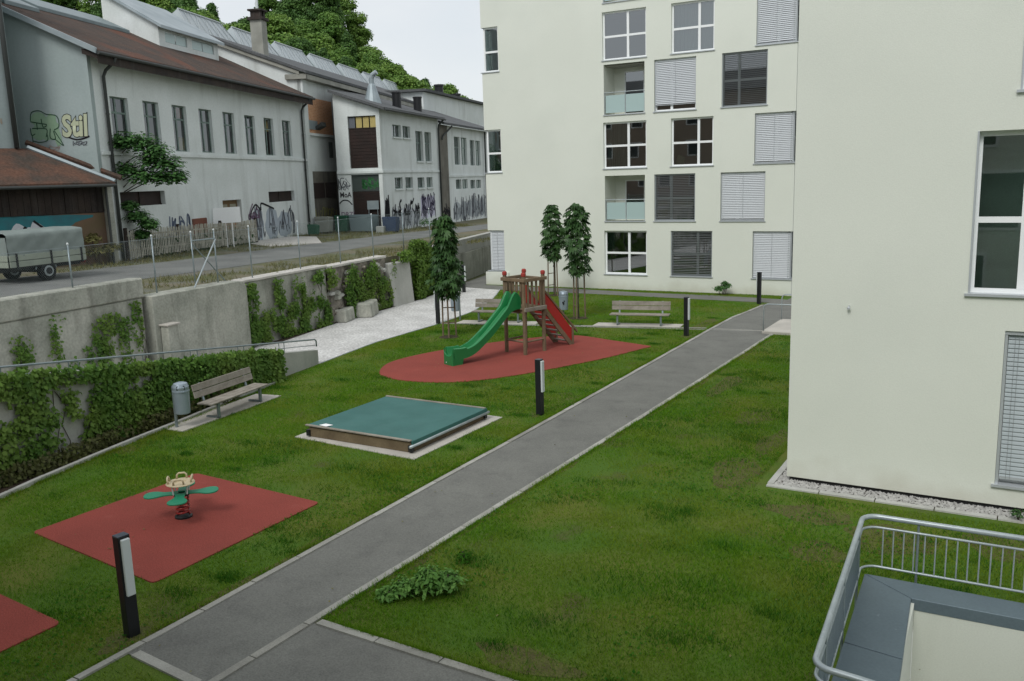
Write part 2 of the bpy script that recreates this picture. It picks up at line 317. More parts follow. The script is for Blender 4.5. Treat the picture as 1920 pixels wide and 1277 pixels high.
# ================================================================== GROUND
PIT = (-1.0, 3.4, 8.9, 12.2)
def holed(name, x0, x1, y0, y1, z, ma, hole=PIT):
    mb = MB(); xs = [x0, hole[0], hole[1], x1]; ys = [y0, hole[2], hole[3], y1]
    for i in range(3):
        for j in range(3):
            if i == 1 and j == 1: continue
            mb.add([(xs[i], ys[j], z), (xs[i + 1], ys[j], z), (xs[i + 1], ys[j + 1], z), (xs[i], ys[j + 1], z)], [(0, 1, 2, 3)])
    return struct(obj(name, mb, ma))
holed('ground', -900, 900, -900, 900, -.09, EARTH)
holed('lawn', -27, 16, -3, 43.5, 0, LAWN)

def kerbs(parent, pts, wd, z0, z1, ma=KERB, stone=1.0, name='kerb_stone', gap=.02):
    pts = [Vector((*p, 0)) for p in pts]; segs = [(a, b, (b - a).length) for a, b in zip(pts, pts[1:])]; tot = sum(s[2] for s in segs)
    n = max(1, round(tot / stone)); Lr = tot / n
    def at(t):
        for a, b, l in segs:
            if t <= l or (a, b, l) == segs[-1]: return a + (b - a) * (t / l)
            t -= l
    me = MB().box(-Lr / 2 + gap / 2, Lr / 2 - gap / 2, -wd / 2, wd / 2, z0, z1).mesh(name)
    for i in range(n):
        a, b = at(i * Lr), at((i + 1) * Lr); c = (a + b) / 2; d = b - a
        o = link(name, me, ma, parent, (c.x, c.y, rnd.uniform(-.004, .004)), math.atan2(d.y, d.x) + rnd.uniform(-.004, .004))
        if ma is KERB: o.material_slots[0].link = 'OBJECT'; o.material_slots[0].material = rnd.choice([KERB, KERB, KERB2, KERB3])

# main asphalt path (left edge / right edge as y -> x)
LY = [2, 6, 8.7, 14.2, 18.5, 27.7, 33.5, 36.2]; LX = [-10.10, -10.13, -10.13, -10.21, -10.24, -10.42, -10.54, -10.56]
RY = [2, 7.7, 10.1, 11.6, 19.1, 26.0, 32.9]; RX = [-8.55, -8.42, -8.38, -8.34, -8.20, -8.10, -8.04]
lx = lambda y: lerp_poly(LY, LX, y); rx = lambda y: lerp_poly(RY, RX, y)
ys = [6.73] + list(np.arange(8, 33, 2.0)) + [33, 36.2]
poly = [(lx(y), y) for y in ys] + [(-10.3, 40.2), (-10.1, 41.0), (-13.3, 41.1), (-16.6, 41.26), (-20.3, 41.42), (-22.4, 41.3), (-24.9, 41.55), (-27.7, 42.0), (-28.45, 42.4), (-29.75, 48.2), (-31, 55), (-27.2, 55), (-27.0, 43.2), (-21.05, 43.0), (-17.2, 42.6), (-13.8, 42.74), (-9.6, 42.2), (-9.3, 60), (-3.9, 60), (-3.9, 36.2), (-8.04, 36.2)] + [(rx(y), y) for y in ys[::-1] if y <= 33]
path = struct(sheet('path', poly, .010, ASPH))
kerbs(path, [(lx(y) + .05, y) for y in [4.0] + ys], .11, -.03, .030)
kerbs(path, [(-10.52, 36.25), (-10.3, 38.6), (-10.25, 40.15)], .11, -.03, .028)
kerbs(path, [(rx(y) - .05 + .05, y) for y in [2.5, 5] + ys if y <= 33], .12, -.03, .030)
kerbs(path, [(-9.93, 6.78), (-8.58, 6.66)], .14, -.03, .031)
pav = struct(sheet('pavement', [(rx(2), 2), (rx(7), 7), (-8.40, 8.50), (-1.72, 8.30), (-1.72, 2)], .008, ASPH))
kerbs(pav, [(-8.30, 8.54), (-1.9, 8.36)], .13, -.03, .032)
fk = struct(sheet('lawn_edging', [(-21.6, 30.85), (-8.2, 33.70), (-8.2, 33.62), (-21.6, 30.77)], .012, KERB))
kerbs(fk, [(-21.55, 30.85), (-10.66, 33.40)], .09, -.03, .034)
kerbs(fk, [(-10.5, 33.42), (-8.1, 33.72)], .07, .0, .016)

# gravel
gpoly = [(-20.75, 22.34), (-21.45, 26.1), (-21.62, 30.6), (-22.12, 34.4), (-23.55, 38.5), (-25.0, 41.5), (-27.65, 41.95), (-28.5, 42.9), (-28.4, 42.3), (-27.6, 37), (-26.9, 32.5), (-26.3, 28.5), (-25.35, 23.2), (-24.0, 14), (-22, 2), (-17, 2), (-18.8, 10.5), (-20.9, 22.3)]
grav = struct(sheet('gravel_path', gpoly, .006, GRAV))
kerbs(grav, [(-20.76, 22.45), (-21.45, 26.1), (-21.6, 30.6), (-22.12, 34.4), (-23.55, 38.5), (-24.98, 41.5)], .05, -.03, .022, SILL, 2.0, 'steel_edging')
# strip of soil at the wall foot
struct(sheet('planting_strip', [(-25.0, 24.6), (-26.05, 29.2), (-26.5, 33), (-26.85, 36), (-28.1, 42.3), (-28.6, 42.6), (-27.3, 36), (-26.4, 30), (-25.3, 24)], .014, SOIL))

# planting bed in front of the ramp wall
KY = [3, 9.44, 10.34, 12.35, 13.88, 15.05, 19.41]; KX = [-15.9, -17.66, -17.95, -18.45, -18.78, -18.99, -19.95]
kx = lambda y: lerp_poly(KY, KX, y)
bed = struct(sheet('planting_bed', [(kx(y), y) for y in KY] + [(-20.3, 20.1), (-19.0, 12), (-17.4, 3)], .012, SOIL))
kerbs(bed, [(kx(y), y) for y in KY], .11, -.05, .085, CONC2)

# rubber mats
def mat_sheet(name, pts, z=.022):
    mb = MB(); mb.prism(pts, -.02, z); return struct(obj(name, mb, RUBBER))
def roundcorner(q, r=.12):
    out = []
    for i in range(len(q)):
        p = Vector(q[i]); a = (Vector(q[i - 1]) - p).normalized(); b = (Vector(q[(i + 1) % len(q)]) - p).normalized()
        for t in (0, .25, .5, .75, 1): out.append(tuple((p + a * r) * (1 - t) ** 2 + p * 2 * t * (1 - t) + (p + b * r) * t * t))
    return out
MAT1 = [(-15.33, 8.70), (-11.50, 8.30), (-11.53, 12.14), (-15.22, 12.32)]
MAT2 = [(-15.55, 3.1), (-11.62, 2.9), (-11.63, 6.84), (-15.4, 7.1)]
MAT3 = [(-17.85, 21.95), (-18.50, 23.3), (-18.35, 25.0), (-17.5, 27.1), (-16.2, 29.1), (-14.9, 30.2), (-13.1, 29.75), (-11.60, 29.28), (-11.35, 29.13), (-11.45, 28.75), (-11.85, 27.3), (-12.45, 25.6), (-13.55, 23.25), (-14.66, 21.85), (-15.97, 21.35), (-17.1, 21.45)]
mat_sheet('safety_mat', roundcorner(MAT1)); mat_sheet('safety_mat', roundcorner(MAT2)); MAT3C = catmull(MAT3, 6); mat_sheet('safety_mat', MAT3C)

# ================================================================== YARD behind the retaining wall
def yz(x, y): return 2.35 - .021 * (y - 36) - .0198 * (x + 27.2)
ypoly = [(-20.9, -8.6), (-27.6, 35.9), (-29.6, 43.0), (-31.4, 49.4), (-40.6, 84), (-54, 140), (-320, 140), (-320, -9)]
mb = MB(); mb.hexa([(x, y, -.2) for x, y in ypoly], [(x, y, yz(x, y)) for x, y in ypoly]); struct(obj('yard', mb, YARD))
rn = [(-27.6, 8), (-28.9, 20), (-29.9, 27), (-31.3, 34), (-33.6, 42), (-36, 52), (-38.2, 64), (-41, 80)]
rf = [(-33.4, 8), (-34.0, 20), (-34.9, 28), (-36.4, 35), (-38.0, 43), (-39.8, 52), (-41.4, 64), (-44.5, 80)]
mb = MB()
for (a, b), (c, d) in zip(zip(rn, rn[1:]), zip(rf, rf[1:])): mb.add([(x, y, yz(x, y) + .012) for x, y in (a, b, d, c)], [(0, 1, 2, 3)])
struct(obj('yard_road', mb, ASPH2))
ap = [(-41.9, 39.0), (-43.9, 45.4), (-42.3, 46.1), (-37.4, 41.2), (-38.0, 37.4)]
mb = MB(); mb.hexa([(x, y, yz(x, y) - .1) for x, y in ap], [(x, y, yz(x, y) + .05) for x, y in ap]); struct(obj('concrete_apron', mb, CAP))

# ================================================================== RETAINING WALLS
RW = (-27.2, 35.93); RA = R(98.5); RD = (math.cos(RA), math.sin(RA))
def rw(s): return (RW[0] + s * RD[0], RW[1] + s * RD[1])
t = thing('retaining_wall', 'long stained concrete retaining wall with a taller upper course and ivy', 'wall', (*RW, 0), RA)
obj('lower_course', MB().box(-46, -17.62, 0, .5, -.1, 2.63), CONC, t, .03)
obj('upper_course', MB().box(-46, -17.56, -.05, .5, 2.645, 3.27), CONC, t, .04)
t = thing('retaining_wall', 'stained concrete wall block with a rounded top corner under the fence brace', 'wall', (*RW, 0), RA)
prof = [(-17.5, -.1), (-12.72, -.1), (-12.74, 2.35), (-12.8, 2.5), (-12.95, 2.6), (-13.2, 2.65), (-17.5, 2.67)]
mb = MB(); n = len(prof); mb.add([(x, -.28, z) for x, z in prof] + [(x, .45, z) for x, z in prof], [tuple(range(n)), tuple(range(n, 2 * n))[::-1]] + [(i, i + n, (i + 1) % n + n, (i + 1) % n) for i in range(n)])
obj('wall_block', mb, CONC, t, .03)
t = thing('concrete_pier', 'slim concrete pier with a flat cap beside the stained wall block', 'pier', (*rw(-17.05), 0), RA)
obj('shaft', MB().box(-.24, .24, -.62, -.30, 0, 1.66), CONC, t, .02); obj('cap', MB().box(-.30, .30, -.68, -.29, 1.662, 1.72), SLAB, t, .01)
t = thing('retaining_wall', 'pale concrete wall with hanging ivy and a broad flat cap', 'wall', (*RW, 0), RA)
obj('wall_face', MB().box(-12.70, -7.05, .02, .5, -.1, 2.49), CONC, t, .02); obj('cap', MB().box(-12.68, -7.0, -.04, .62, 2.495, 2.60), CAP, t, .02)
t = thing('retaining_wall', 'crumbling rubble stone wall between the ivy wall and the white buttress', 'wall', (*RW, 0), RA)
mb = MB(); rr = random.Random(4); nx, nz = 22, 11; vs = []; fs = []
for j in range(nz + 1):
    for i in range(nx + 1): vs.append((-7.0 + 5.2 * i / nx, .06 + rr.uniform(-.09, .07), -.1 + 2.5 * j / nz))
for j in range(nz):
    for i in range(nx): a = j * (nx + 1) + i; fs.append((a, a + 1, a + nx + 2, a + nx + 1))
mb.add(vs, fs); obj('rubble_core', mb, ROCK, t)
obj('cap', MB().box(-7.0, -1.75, .02, .6, 2.41, 2.53), CAP, t, .02)
for k in range(46):
    a = rr.uniform(-6.9, -1.9); z = rr.uniform(.15, 2.25); sx, sz = rr.uniform(.10, .28), rr.uniform(.08, .17)
    pts = [(a + sx * math.cos(q) * rr.uniform(.75, 1.1), z + sz * math.sin(q) * rr.uniform(.75, 1.1)) for q in np.linspace(0, 2 * math.pi, 7)[:-1]]
    mb = MB(); mb.hexa([(x, .10, zz) for x, zz in pts], [(a + (x - a) * .75, -.08 - rr.uniform(0, .05), z + (zz - z) * .75) for x, zz in pts]); obj('stone', mb, rr.choice([ROCK, CONC, CONC2]), t)
t = thing('buttress', 'white concrete buttress at the end of the rubble stone wall', 'wall', (*RW, 0), RA)
mb = MB(); mb.hexa([(-1.7, -.30, -.1), (.08, -.46, -.1), (.08, .3, -.1), (-1.7, .3, -.1)], [(-1.8, -.10, 2.12), (.02, -.30, 2.08), (.02, .3, 2.08), (-1.8, .3, 2.12)]); obj('buttress_body', mb, CONC2, t, .03)
FWA = R(104.9)
t = thing('retaining_wall', 'far retaining wall of weathered concrete beside the corner of the white block', 'wall', (-27.3, 36.2, 0), FWA)
obj('lower_course', MB().box(0, 22, .02, .5, -.1, 1.62), CONC, t, .02); obj('upper_course', MB().box(0, 22, .08, .5, 1.625, 2.45), CONC2, t, .02)
for k, (x, y, sx, sy, sz, a) in enumerate([(-26.25, 29.95, .55, .42, .60, 8), (-26.20, 31.55, .68, .45, .70, 14)]):
    t = tag(obj('concrete_block', MB().hexa([(-sx, -sy, 0), (sx, -sy * .9, 0), (sx * .95, sy, 0), (-sx, sy, 0)], [(-sx * .93, -sy * .85, sz * .9), (sx * .95, -sy * .8, sz), (sx * .9, sy, sz * .98), (-sx * .9, sy, sz * .94)]), CONC, None, .05, loc=(x, y, 0), rz=RA + R(a)),
            ['small rough concrete block lying at the wall foot, the lower of two', 'larger rough concrete block lying at the wall foot beside gravel'][k], 'block')

# ramp wall with rail
t = thing('ramp_wall', 'sloping concrete ramp wall with a steel handrail, ivy hanging over it', 'wall', (-20.76, 22.32, 0), R(100))
mb = MB()
for y0, y1 in ((0, .24),):
    mb.hexa([(-22, y0, -.1), (0, y0, -.1), (0, y1, -.1), (-22, y1, -.1)], [(-22, y0, 3.7), (0, y0, .49), (0, y1, .49), (-22, y1, 3.7)])
obj('wall_body', mb, CONC2, t, .015)
hz = lambda s: .84 - s * .1335
for dz, r_ in ((0, .026), (-.2, .012)):
    obj('handrail' if dz == 0 else 'lower_rail', MB().tube([(s, .12, hz(s) + dz) for s in np.linspace(-21, .02, 12)] + ([(.10, .12, hz(.1) - .06), (.10, .12, .58)] if dz == 0 else []), r_, 10), STEEL, t, smooth=True)
for s in np.arange(-20.5, 0, 2.05):
    for q in (0, .28): obj('rail_post', MB().tube([(s + q, .12, .3 - s * .12), (s + q, .12, hz(s + q))], .014, 6), STEEL, t)
# ================================================================== CHAIN LINK FENCE on the wall
ft = thing('chain_link_fence', 'galvanised chain link fence with tubular posts along the retaining wall', 'fence', (*RW, 0), RA)
posts = [-26.3, -23.2, -20.08, -16.75, -14.9, -13.72, -11.76, -8.6, -5.53, -2.63, .4, 3.4]
for s in posts:
    zb = 3.2 if s < -17.6 else 2.55
    o = obj('post', MB().tube([(s, .2, zb - .3), (s, .2, 4.55)], .024, 8), STEEL, ft, smooth=True)
    obj('post_cap', MB().lathe([(.033, 4.54), (.033, 4.57), (.015, 4.60)], 8, (s, .2)), OPAL, o)
obj('top_brace', MB().tube([(-14.9, .18, 4.25), (-13.72, .18, 4.25)], .024, 8), STEEL, ft)
obj('diagonal_brace', MB().tube([(-13.72, .15, 4.22), (-15.25, -.05, 2.65)], .026, 8), STEELL, ft)
obj('diagonal_brace', MB().tube([(-14.85, .24, 4.15), (-13.2, .3, 2.65)], .022, 8), STEEL, ft)
def links(s0, s1, z0, z1, step=.075):
    mb = MB(); wv = z1 - z0
    for k in range(int((s1 - s0 + wv) / step)):
        for sg in (1, -1):
            a = s0 - wv + k * step if sg > 0 else s0 + k * step
            p, q = (a, z0), (a + sg * wv, z1)
            def clip(p, q):
                (x0, y0), (x1, y1) = p, q; t0, t1 = 0., 1.; dx = x1 - x0
                lo, hi = (s0 - x0) / dx, (s1 - x0) / dx
                if lo > hi: lo, hi = hi, lo
                t0, t1 = max(t0, lo), min(t1, hi)
                return None if t1 - t0 < .02 else ((x0 + dx * t0, y0 + (y1 - y0) * t0), (x0 + dx * t1, y0 + (y1 - y0) * t1))
            c = clip(p, q)
            if c:
                (x0, y0), (x1, y1) = c; d = .0022
                mb.add([(x0, .2, y0 - d), (x1, .2, y1 - d), (x1, .2, y1 + d), (x0, .2, y0 + d)], [(0, 1, 2, 3)])
    return mb
for a, b in zip(posts, posts[1:]):
    zb = 3.28 if b < -17 else 2.6
    stuff(obj('wire_mesh', links(a, b, zb, 4.45), STEEL, ft))
obj('top_wire', MB().tube([(-26.3, .2, 4.46), (3.4, .2, 4.46)], .005, 4), STEEL, ft)

# picket fence
P0 = (-36.95, 27.35); P1 = (-41.15, 39.6); pa = math.atan2(P1[1] - P0[1], P1[0] - P0[0]); pl = math.dist(P0, P1)
pf = thing('picket_fence', 'weathered whitish picket fence with dark posts in front of the factory', 'fence', (*P0, 0), pa)
def pz(s): return yz(P0[0] + s * math.cos(pa), P0[1] + s * math.sin(pa))
pm = MB().hexa([(-.035, -.012, 0), (.035, -.012, 0), (.035, .012, 0), (-.035, .012, 0)], [(-.03, -.012, 1.32), (.03, -.012, 1.32), (.03, .012, 1.32), (-.03, .012, 1.32)]).mesh('picket')
for i in range(int(pl / .145)):
    s = .08 + i * .145
    o = link('picket', pm, PICKET, pf, (s + rnd.uniform(-.015, .015), -.03, pz(s) + .12 + rnd.uniform(-.04, .05))); o.rotation_euler = (0, rnd.uniform(-.03, .03), 0)
for s in (-.02, 4.45, 8.75, pl + .05): obj('fence_post', MB().box(s - .07, s + .07, .02, .14, pz(s) - .2, pz(s) + 1.55), WOODD, pf)
for dz in (.45, 1.15): obj('fence_rail', MB().hexa([(0, 0, pz(0) + dz), (pl, 0, pz(pl) + dz), (pl, .05, pz(pl) + dz), (0, .05, pz(0) + dz)], [(0, 0, pz(0) + dz + .07), (pl, 0, pz(pl) + dz + .07), (pl, .05, pz(pl) + dz + .07), (0, .05, pz(0) + dz + .07)]), PICKET, pf)
# ================================================================== WALLS WITH OPENINGS AND WINDOWS
def wallmesh(mb, u0, u1, z0, z1, holes, depth, tf):
    us = sorted({u0, u1, *[min(max(h[i], u0), u1) for h in holes for i in (0, 1)]}); zs = sorted({z0, z1, *[h[i] for h in holes for i in (2, 3)]})
    for a, b in zip(us, us[1:]):
        for c, d in zip(zs, zs[1:]):
            if b - a < 1e-6 or d - c < 1e-6: continue
            cu, cz = (a + b) / 2, (c + d) / 2
            if any(h[0] < cu < h[1] and h[2] < cz < h[3] for h in holes): continue
            mb.add([tf(a, 0, c), tf(b, 0, c), tf(b, 0, d), tf(a, 0, d)], [(0, 1, 2, 3)])
    for h in holes:
        a, b, c, d = h[:4]
        if a > u0 + 1e-4: mb.add([tf(a, 0, c), tf(a, depth, c), tf(a, depth, d), tf(a, 0, d)], [(0, 1, 2, 3)])
        if b < u1 - 1e-4: mb.add([tf(b, 0, c), tf(b, depth, c), tf(b, depth, d), tf(b, 0, d)], [(0, 1, 2, 3)])
        mb.add([tf(a, 0, c), tf(b, 0, c), tf(b, depth, c), tf(a, depth, c)], [(0, 1, 2, 3)])
        mb.add([tf(a, 0, d), tf(b, 0, d), tf(b, depth, d), tf(a, depth, d)], [(0, 1, 2, 3)])
    return mb
def slats(mb, u0, u1, z0, z1, d, pitch, tilt, tf, wdt=.07):
    n = int((z1 - z0) / pitch); c, s = math.cos(tilt) * wdt / 2, math.sin(tilt) * wdt / 2
    for i in range(n):
        z = z1 - pitch * (i + .5)
        mb.add([tf(u0, d - c, z - s), tf(u1, d - c, z - s), tf(u1, d + c, z + s), tf(u0, d + c, z + s)], [(0, 1, 2, 3)])
def window(par, tf, u0, u1, z0, z1, d=.13, style='plain', mull=.56, trans=.5, fr=.088, fm=FRAME, gl=GLASS, sill=True, ends=(0, 0), curtain=None):
    mb = MB(); t = .06
    for a, b, c, e in ((u0, u1, z0, z0 + fr), (u0, u1, z1 - fr, z1), (u0, u0 + fr, z0 + fr, z1 - fr), (u1 - fr, u1, z0 + fr, z1 - fr)): mb.box(a, b, d, d + t, c, e, tf)
    um = u0 + (u1 - u0) * mull if mull else None; zm = z0 + (z1 - z0) * trans if trans else None
    if um: mb.box(um - fr * .7, um + fr * .7, d - .004, d + t + .004, z0 + fr, z1 - fr, tf)
    if zm:
        for a, b in (((u0 + fr, um - fr * .7), (um + fr * .7, u1 - fr)) if um else ((u0 + fr, u1 - fr),)): mb.box(a, b, d - .002, d + t, zm - fr * .6, zm + fr * .6, tf)
    w = obj('window', mb, fm, par)
    us = [u0 + fr] + ([um] if um else []) + [u1 - fr]; zs = [z0 + fr] + ([zm] if zm else []) + [z1 - fr]
    for a, b in zip(us, us[1:]):
        for c, e in zip(zs, zs[1:]):
            m_ = MB(); q = .002 * rnd.uniform(-1, 1); m_.add([tf(a, d + .03 + q, c), tf(b, d + .03 - q, c), tf(b, d + .03 - q, e), tf(a, d + .03 + q, e)], [(0, 1, 2, 3)]); obj('pane', m_, gl, w)
    if sill: obj('sill', MB().box(u0 - .05 + ends[0], u1 + .05 - ends[1], -.05, d + .005, z0 - .04, z0 + .006, tf), SILL, w)
    if style in ('closed', 'gap'):
        m_ = MB(); zb = z0 + (.32 if style == 'gap' else .05)
        slats(m_, u0 + .03, u1 - .03, zb, z1 - .04, d - .06, .085, R(60), tf, .092); stuff(obj('blind', m_, BLIND, w))
        for uu in (u0 + .015, u1 - .045): obj('blind_guide', MB().box(uu, uu + .03, d - .09, d - .03, z0, z1, tf), SILL, w)
        obj('blind_cord', MB().box((u0 + u1) / 2 - .006, (u0 + u1) / 2 + .006, d - .105, d - .1, zb, z1, tf), SILL, w)
        obj('blind_bottom_bar', MB().box(u0 + .03, u1 - .03, d - .09, d - .03, zb - .03, zb, tf), SILL, w)
    if style == 'dark':
        m_ = MB(); slats(m_, u0 + .03, u1 - .03, z0 + .05, z1 - .03, d - .06, .085, R(14), tf, .07); stuff(obj('blind', m_, BLINDD, w))
        for uu in (u0 + .01, u1 - .045): obj('blind_guide', MB().box(uu, uu + .035, d - .09, d - .02, z0, z1, tf), FRAMEG, w)
    if curtain:
        m_ = MB(); cm, f0, f1 = curtain; a = u0 + (u1 - u0) * f0; b = u0 + (u1 - u0) * f1; n = max(4, int((b - a) / .07)); vs = []
        for i in range(n + 1):
            uu = a + (b - a) * i / n; dd = d + .22 + .035 * (i % 2); vs += [tf(uu, dd, z0 + .02), tf(uu, dd, z1 - .02)]
        m_.add(vs, [(2 * i, 2 * i + 2, 2 * i + 3, 2 * i + 1) for i in range(n)]); obj('curtain', m_, cm, w)
    return w

# ------------------------------------------------------------------ white apartment block A
AX, AY, AL, AD, AH = -26.87, 43.54, 17.12, 14.0, 21.0
A = thing('apartment_block', 'tall cream apartment block with scattered square windows and frosted glass balconies', 'building', (AX, AY, 0))
fr_ = lambda u, d, z: (u, d, z); sr_ = lambda u, d, z: (AL - d, u, z); sl_ = lambda u, d, z: (d, u, z)
zr = [(.81, 3.12), (3.62, 5.99), (6.36, 8.72), (9.10, 11.62), (11.83, 14.2), (14.65, 17.1), (17.4, 19.75)]
W1 = (-19.57 - AX, -17.17 - AX); BAL = (-19.51 - AX, -17.26 - AX); W2 = (-15.86 - AX, -13.68 - AX); W2b = (-16.75 - AX, -14.58 - AX); W3 = (-13.29 - AX, -11.10 - AX); WR = (-11.66 - AX, AL); WL = (0, -25.80 - AX)
front, right_, left_, wins, bals = [], [], [], [], []
for k, (z0, z1) in enumerate(zr):
    if k % 2 == 0:
        for u in (W1, W2, WR, WL): front.append((*u, z0, z1))
        right_.append((0, 1.15, z0, z1)); left_.append((0, .95, z0, z1))
        wins.append((k, W1, 'plain')); wins.append((k, W2, 'dark' if k == 0 else 'plain'))
    else:
        for u in (BAL, W2b, W3): front.append((*u, z0, z1))
        bals.append(k); wins.append((k, W2b, 'dark' if k in (1, 5) else 'gap')); wins.append((k, W3, 'closed' if k in (1, 5) else 'dark'))
obj('front_wall', wallmesh(MB(), 0, AL, .0, AH, front, .2, fr_), WHITE, A)
obj('side_wall', wallmesh(MB(), 0, AD, 0, AH, right_, .2, sr_), WHITE, A); obj('side_wall', wallmesh(MB(), 0, AD, 0, AH, left_, .2, sl_), WHITE, A)
obj('rear_wall', MB().box(0, AL, AD, AD + .2, 0, AH), WHITE, A); obj('roof', MB().box(-.1, AL + .1, -.1, AD + .3, AH, AH + .25), SILL, A)
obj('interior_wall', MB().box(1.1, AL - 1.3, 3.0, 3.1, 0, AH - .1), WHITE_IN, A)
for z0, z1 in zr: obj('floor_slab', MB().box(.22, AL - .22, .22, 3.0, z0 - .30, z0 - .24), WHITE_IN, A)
for k, u, st in wins:
    z0, z1 = zr[k]; cur = None
    if (k, u) == (0, W1): cur = (CURTAIN_D, 0, .18)
    if (k, u) == (2, W1): cur = (CURTAIN_D, .05, .5)
    if (k, u) == (4, W2): cur = (CURTAIN, .02, .98)
    if (k, u) == (6, W1): cur = (CURTAIN, .02, .6)
    window(A, fr_, *u, z0, z1, .14 if st in ('plain', 'dark') else .17, st, mull=(.57 if u is W1 else .64 if u is W2 else .40 if u is W2b else .37), trans=.49, fm=FRAMEG if st == 'dark' else FRAME, curtain=cur)
for k, (z0, z1) in enumerate(zr):
    if k % 2: continue
    window(A, fr_, WR[0], AL - .08, z0, z1, .17, 'closed', mull=.55, trans=.5, ends=(0, -.1))
    w = window(A, sr_, .10, 1.15, z0, z1, .17, 'dark', mull=None, trans=.5, fm=FRAMEG)
    if k == 0: window(A, fr_, .08, WL[1], z0, z1, .17, 'closed', mull=None, trans=.5, ends=(-.1, 0))
    else: window(A, fr_, .08, WL[1], z0, z1, .12, 'plain', mull=None, trans=.45, ends=(-.1, 0), curtain=((CURTAIN_D, .35, .95) if k == 2 else None))
    window(A, sl_, .10, .95, z0, z1, .12, 'plain', mull=None, trans=.45)
obj('cushion', MB().hexa([(11.05, .5, 6.44), (11.5, .45, 6.44), (11.5, .6, 6.44), (11.05, .65, 6.44)], [(11.2, .5, 6.95), (11.62, .45, 6.8), (11.62, .52, 6.8), (11.2, .57, 6.95)]), PALEY, A, .02)
for k in bals:
    z0, z1 = zr[k]; a, b = BAL; dp = 1.5
    mb = MB()
    mb.box(a - .06, a, .205, dp, z0 - .05, z1 + .05); mb.box(b, b + .06, .205, dp, z0 - .05, z1 + .05); mb.box(a, b, .205, dp, z1, z1 + .05); mb.box(a, b, .205, dp, z0 - .05, z0)
    lg = obj('balcony', mb, WHITE, A)
    bk = lambda u, d, z: (u, dp + d - .15, z)
    mb = wallmesh(MB(), a, b, z0, z1, [(a + .55, a + 1.68, z0 + .05, z1 - .25), (a + 1.95, b - .02, z0 + .05, z1 - .25)], .1, lambda u, d, z: (u, dp - .1 + d, z)); obj('balcony_rear_wall', mb, WHITE, lg)
    for q0, q1 in ((a + .55, a + 1.68), (a + 1.95, b - .02)):
        mb = MB(); f = .06
        for x0, x1, y0, y1 in ((q0, q0 + f, z0 + .05, z1 - .25), (q1 - f, q1, z0 + .05, z1 - .25), (q0 + f, q1 - f, z0 + .05, z0 + .13), (q0 + f, q1 - f, z1 - .31, z1 - .25)): mb.box(x0, x1, dp - .06, dp, y0, y1)
        obj('balcony_door', mb, FRAME, lg); obj('door_pane', MB().add([(q0 + f, dp - .03, z0 + .13), (q1 - f, dp - .03, z0 + .13), (q1 - f, dp - .03, z1 - .31), (q0 + f, dp - .03, z1 - .31)], [(0, 1, 2, 3)]), GLASS, lg)
    mid = a + (b - a) * .52
    for p0, p1 in ((a + .08, mid - .03), (mid + .03, b - .04)): obj('frosted_panel', MB().box(p0, p1, .06, .075, z0 + .10, z0 + .98), FROST, lg)
    mb = MB(); mb.tube([(a, .06, z0 + 1.12), (b, .06, z0 + 1.12)], .022, 8)
    for q in (a + .03, mid, b - .03): mb.box(q - .014, q + .014, .05, .085, z0, z0 + 1.11)
    obj('balcony_rail', mb, STEELL, lg); obj('sill', MB().box(a - .04, b + .04, -.05, .2, z0 - .04, z0 + .01), SILL, lg)
obj('corner_plinth', MB().box(-.16, 1.35, -.12, .0, 0, .74), WHITE, A, .01)

# ------------------------------------------------------------------ near apartment block B
BX, BY, BL, BH = -3.83, 17.16, 15.0, 15.0
B = thing('apartment_block', 'near cream apartment block with tall windows and a pebble strip at its foot', 'building', (BX, BY, 0))
bh = [(-.84 - BX, 1.35 - BX, 3.86, 6.61), (-.23 - BX, 2.0 - BX, .48, 3.24), (-.26 - BX, 2.0 - BX, 7.24, 9.9), (5.2, 7.2, .48, 3.24), (5.2, 7.2, 3.86, 6.61)]
obj('front_wall', wallmesh(MB(), 0, BL, .10, BH, bh, .22, fr_), WHITE, B)
obj('side_wall', MB().add([(0, 0, .1), (0, 13.2, .1), (0, 13.2, BH), (0, 0, BH)], [(0, 1, 2, 3)]), WHITE, B)
obj('rear_wall', MB().box(0, BL, 13.2, 13.4, .0, BH), WHITE, B); obj('roof', MB().box(-.1, BL, -.1, 13.5, BH, BH + .25), SILL, B)
obj('plinth', MB().box(.06, BL, .05, .4, -.1, .11), PLINTH, B); obj('plinth', MB().box(.05, .3, .4, 13.2, -.1, .10), PLINTH, B)
obj('interior_wall', MB().box(.2, BL, 1.3, 1.4, 0, BH), mat('interior_grey', (.62, .68, .64)), B)
for z in (.1, 3.3, 6.75, 10): obj('floor_slab', MB().box(.25, BL, .3, 2.6, z, z + .12), WHITE_IN, B)
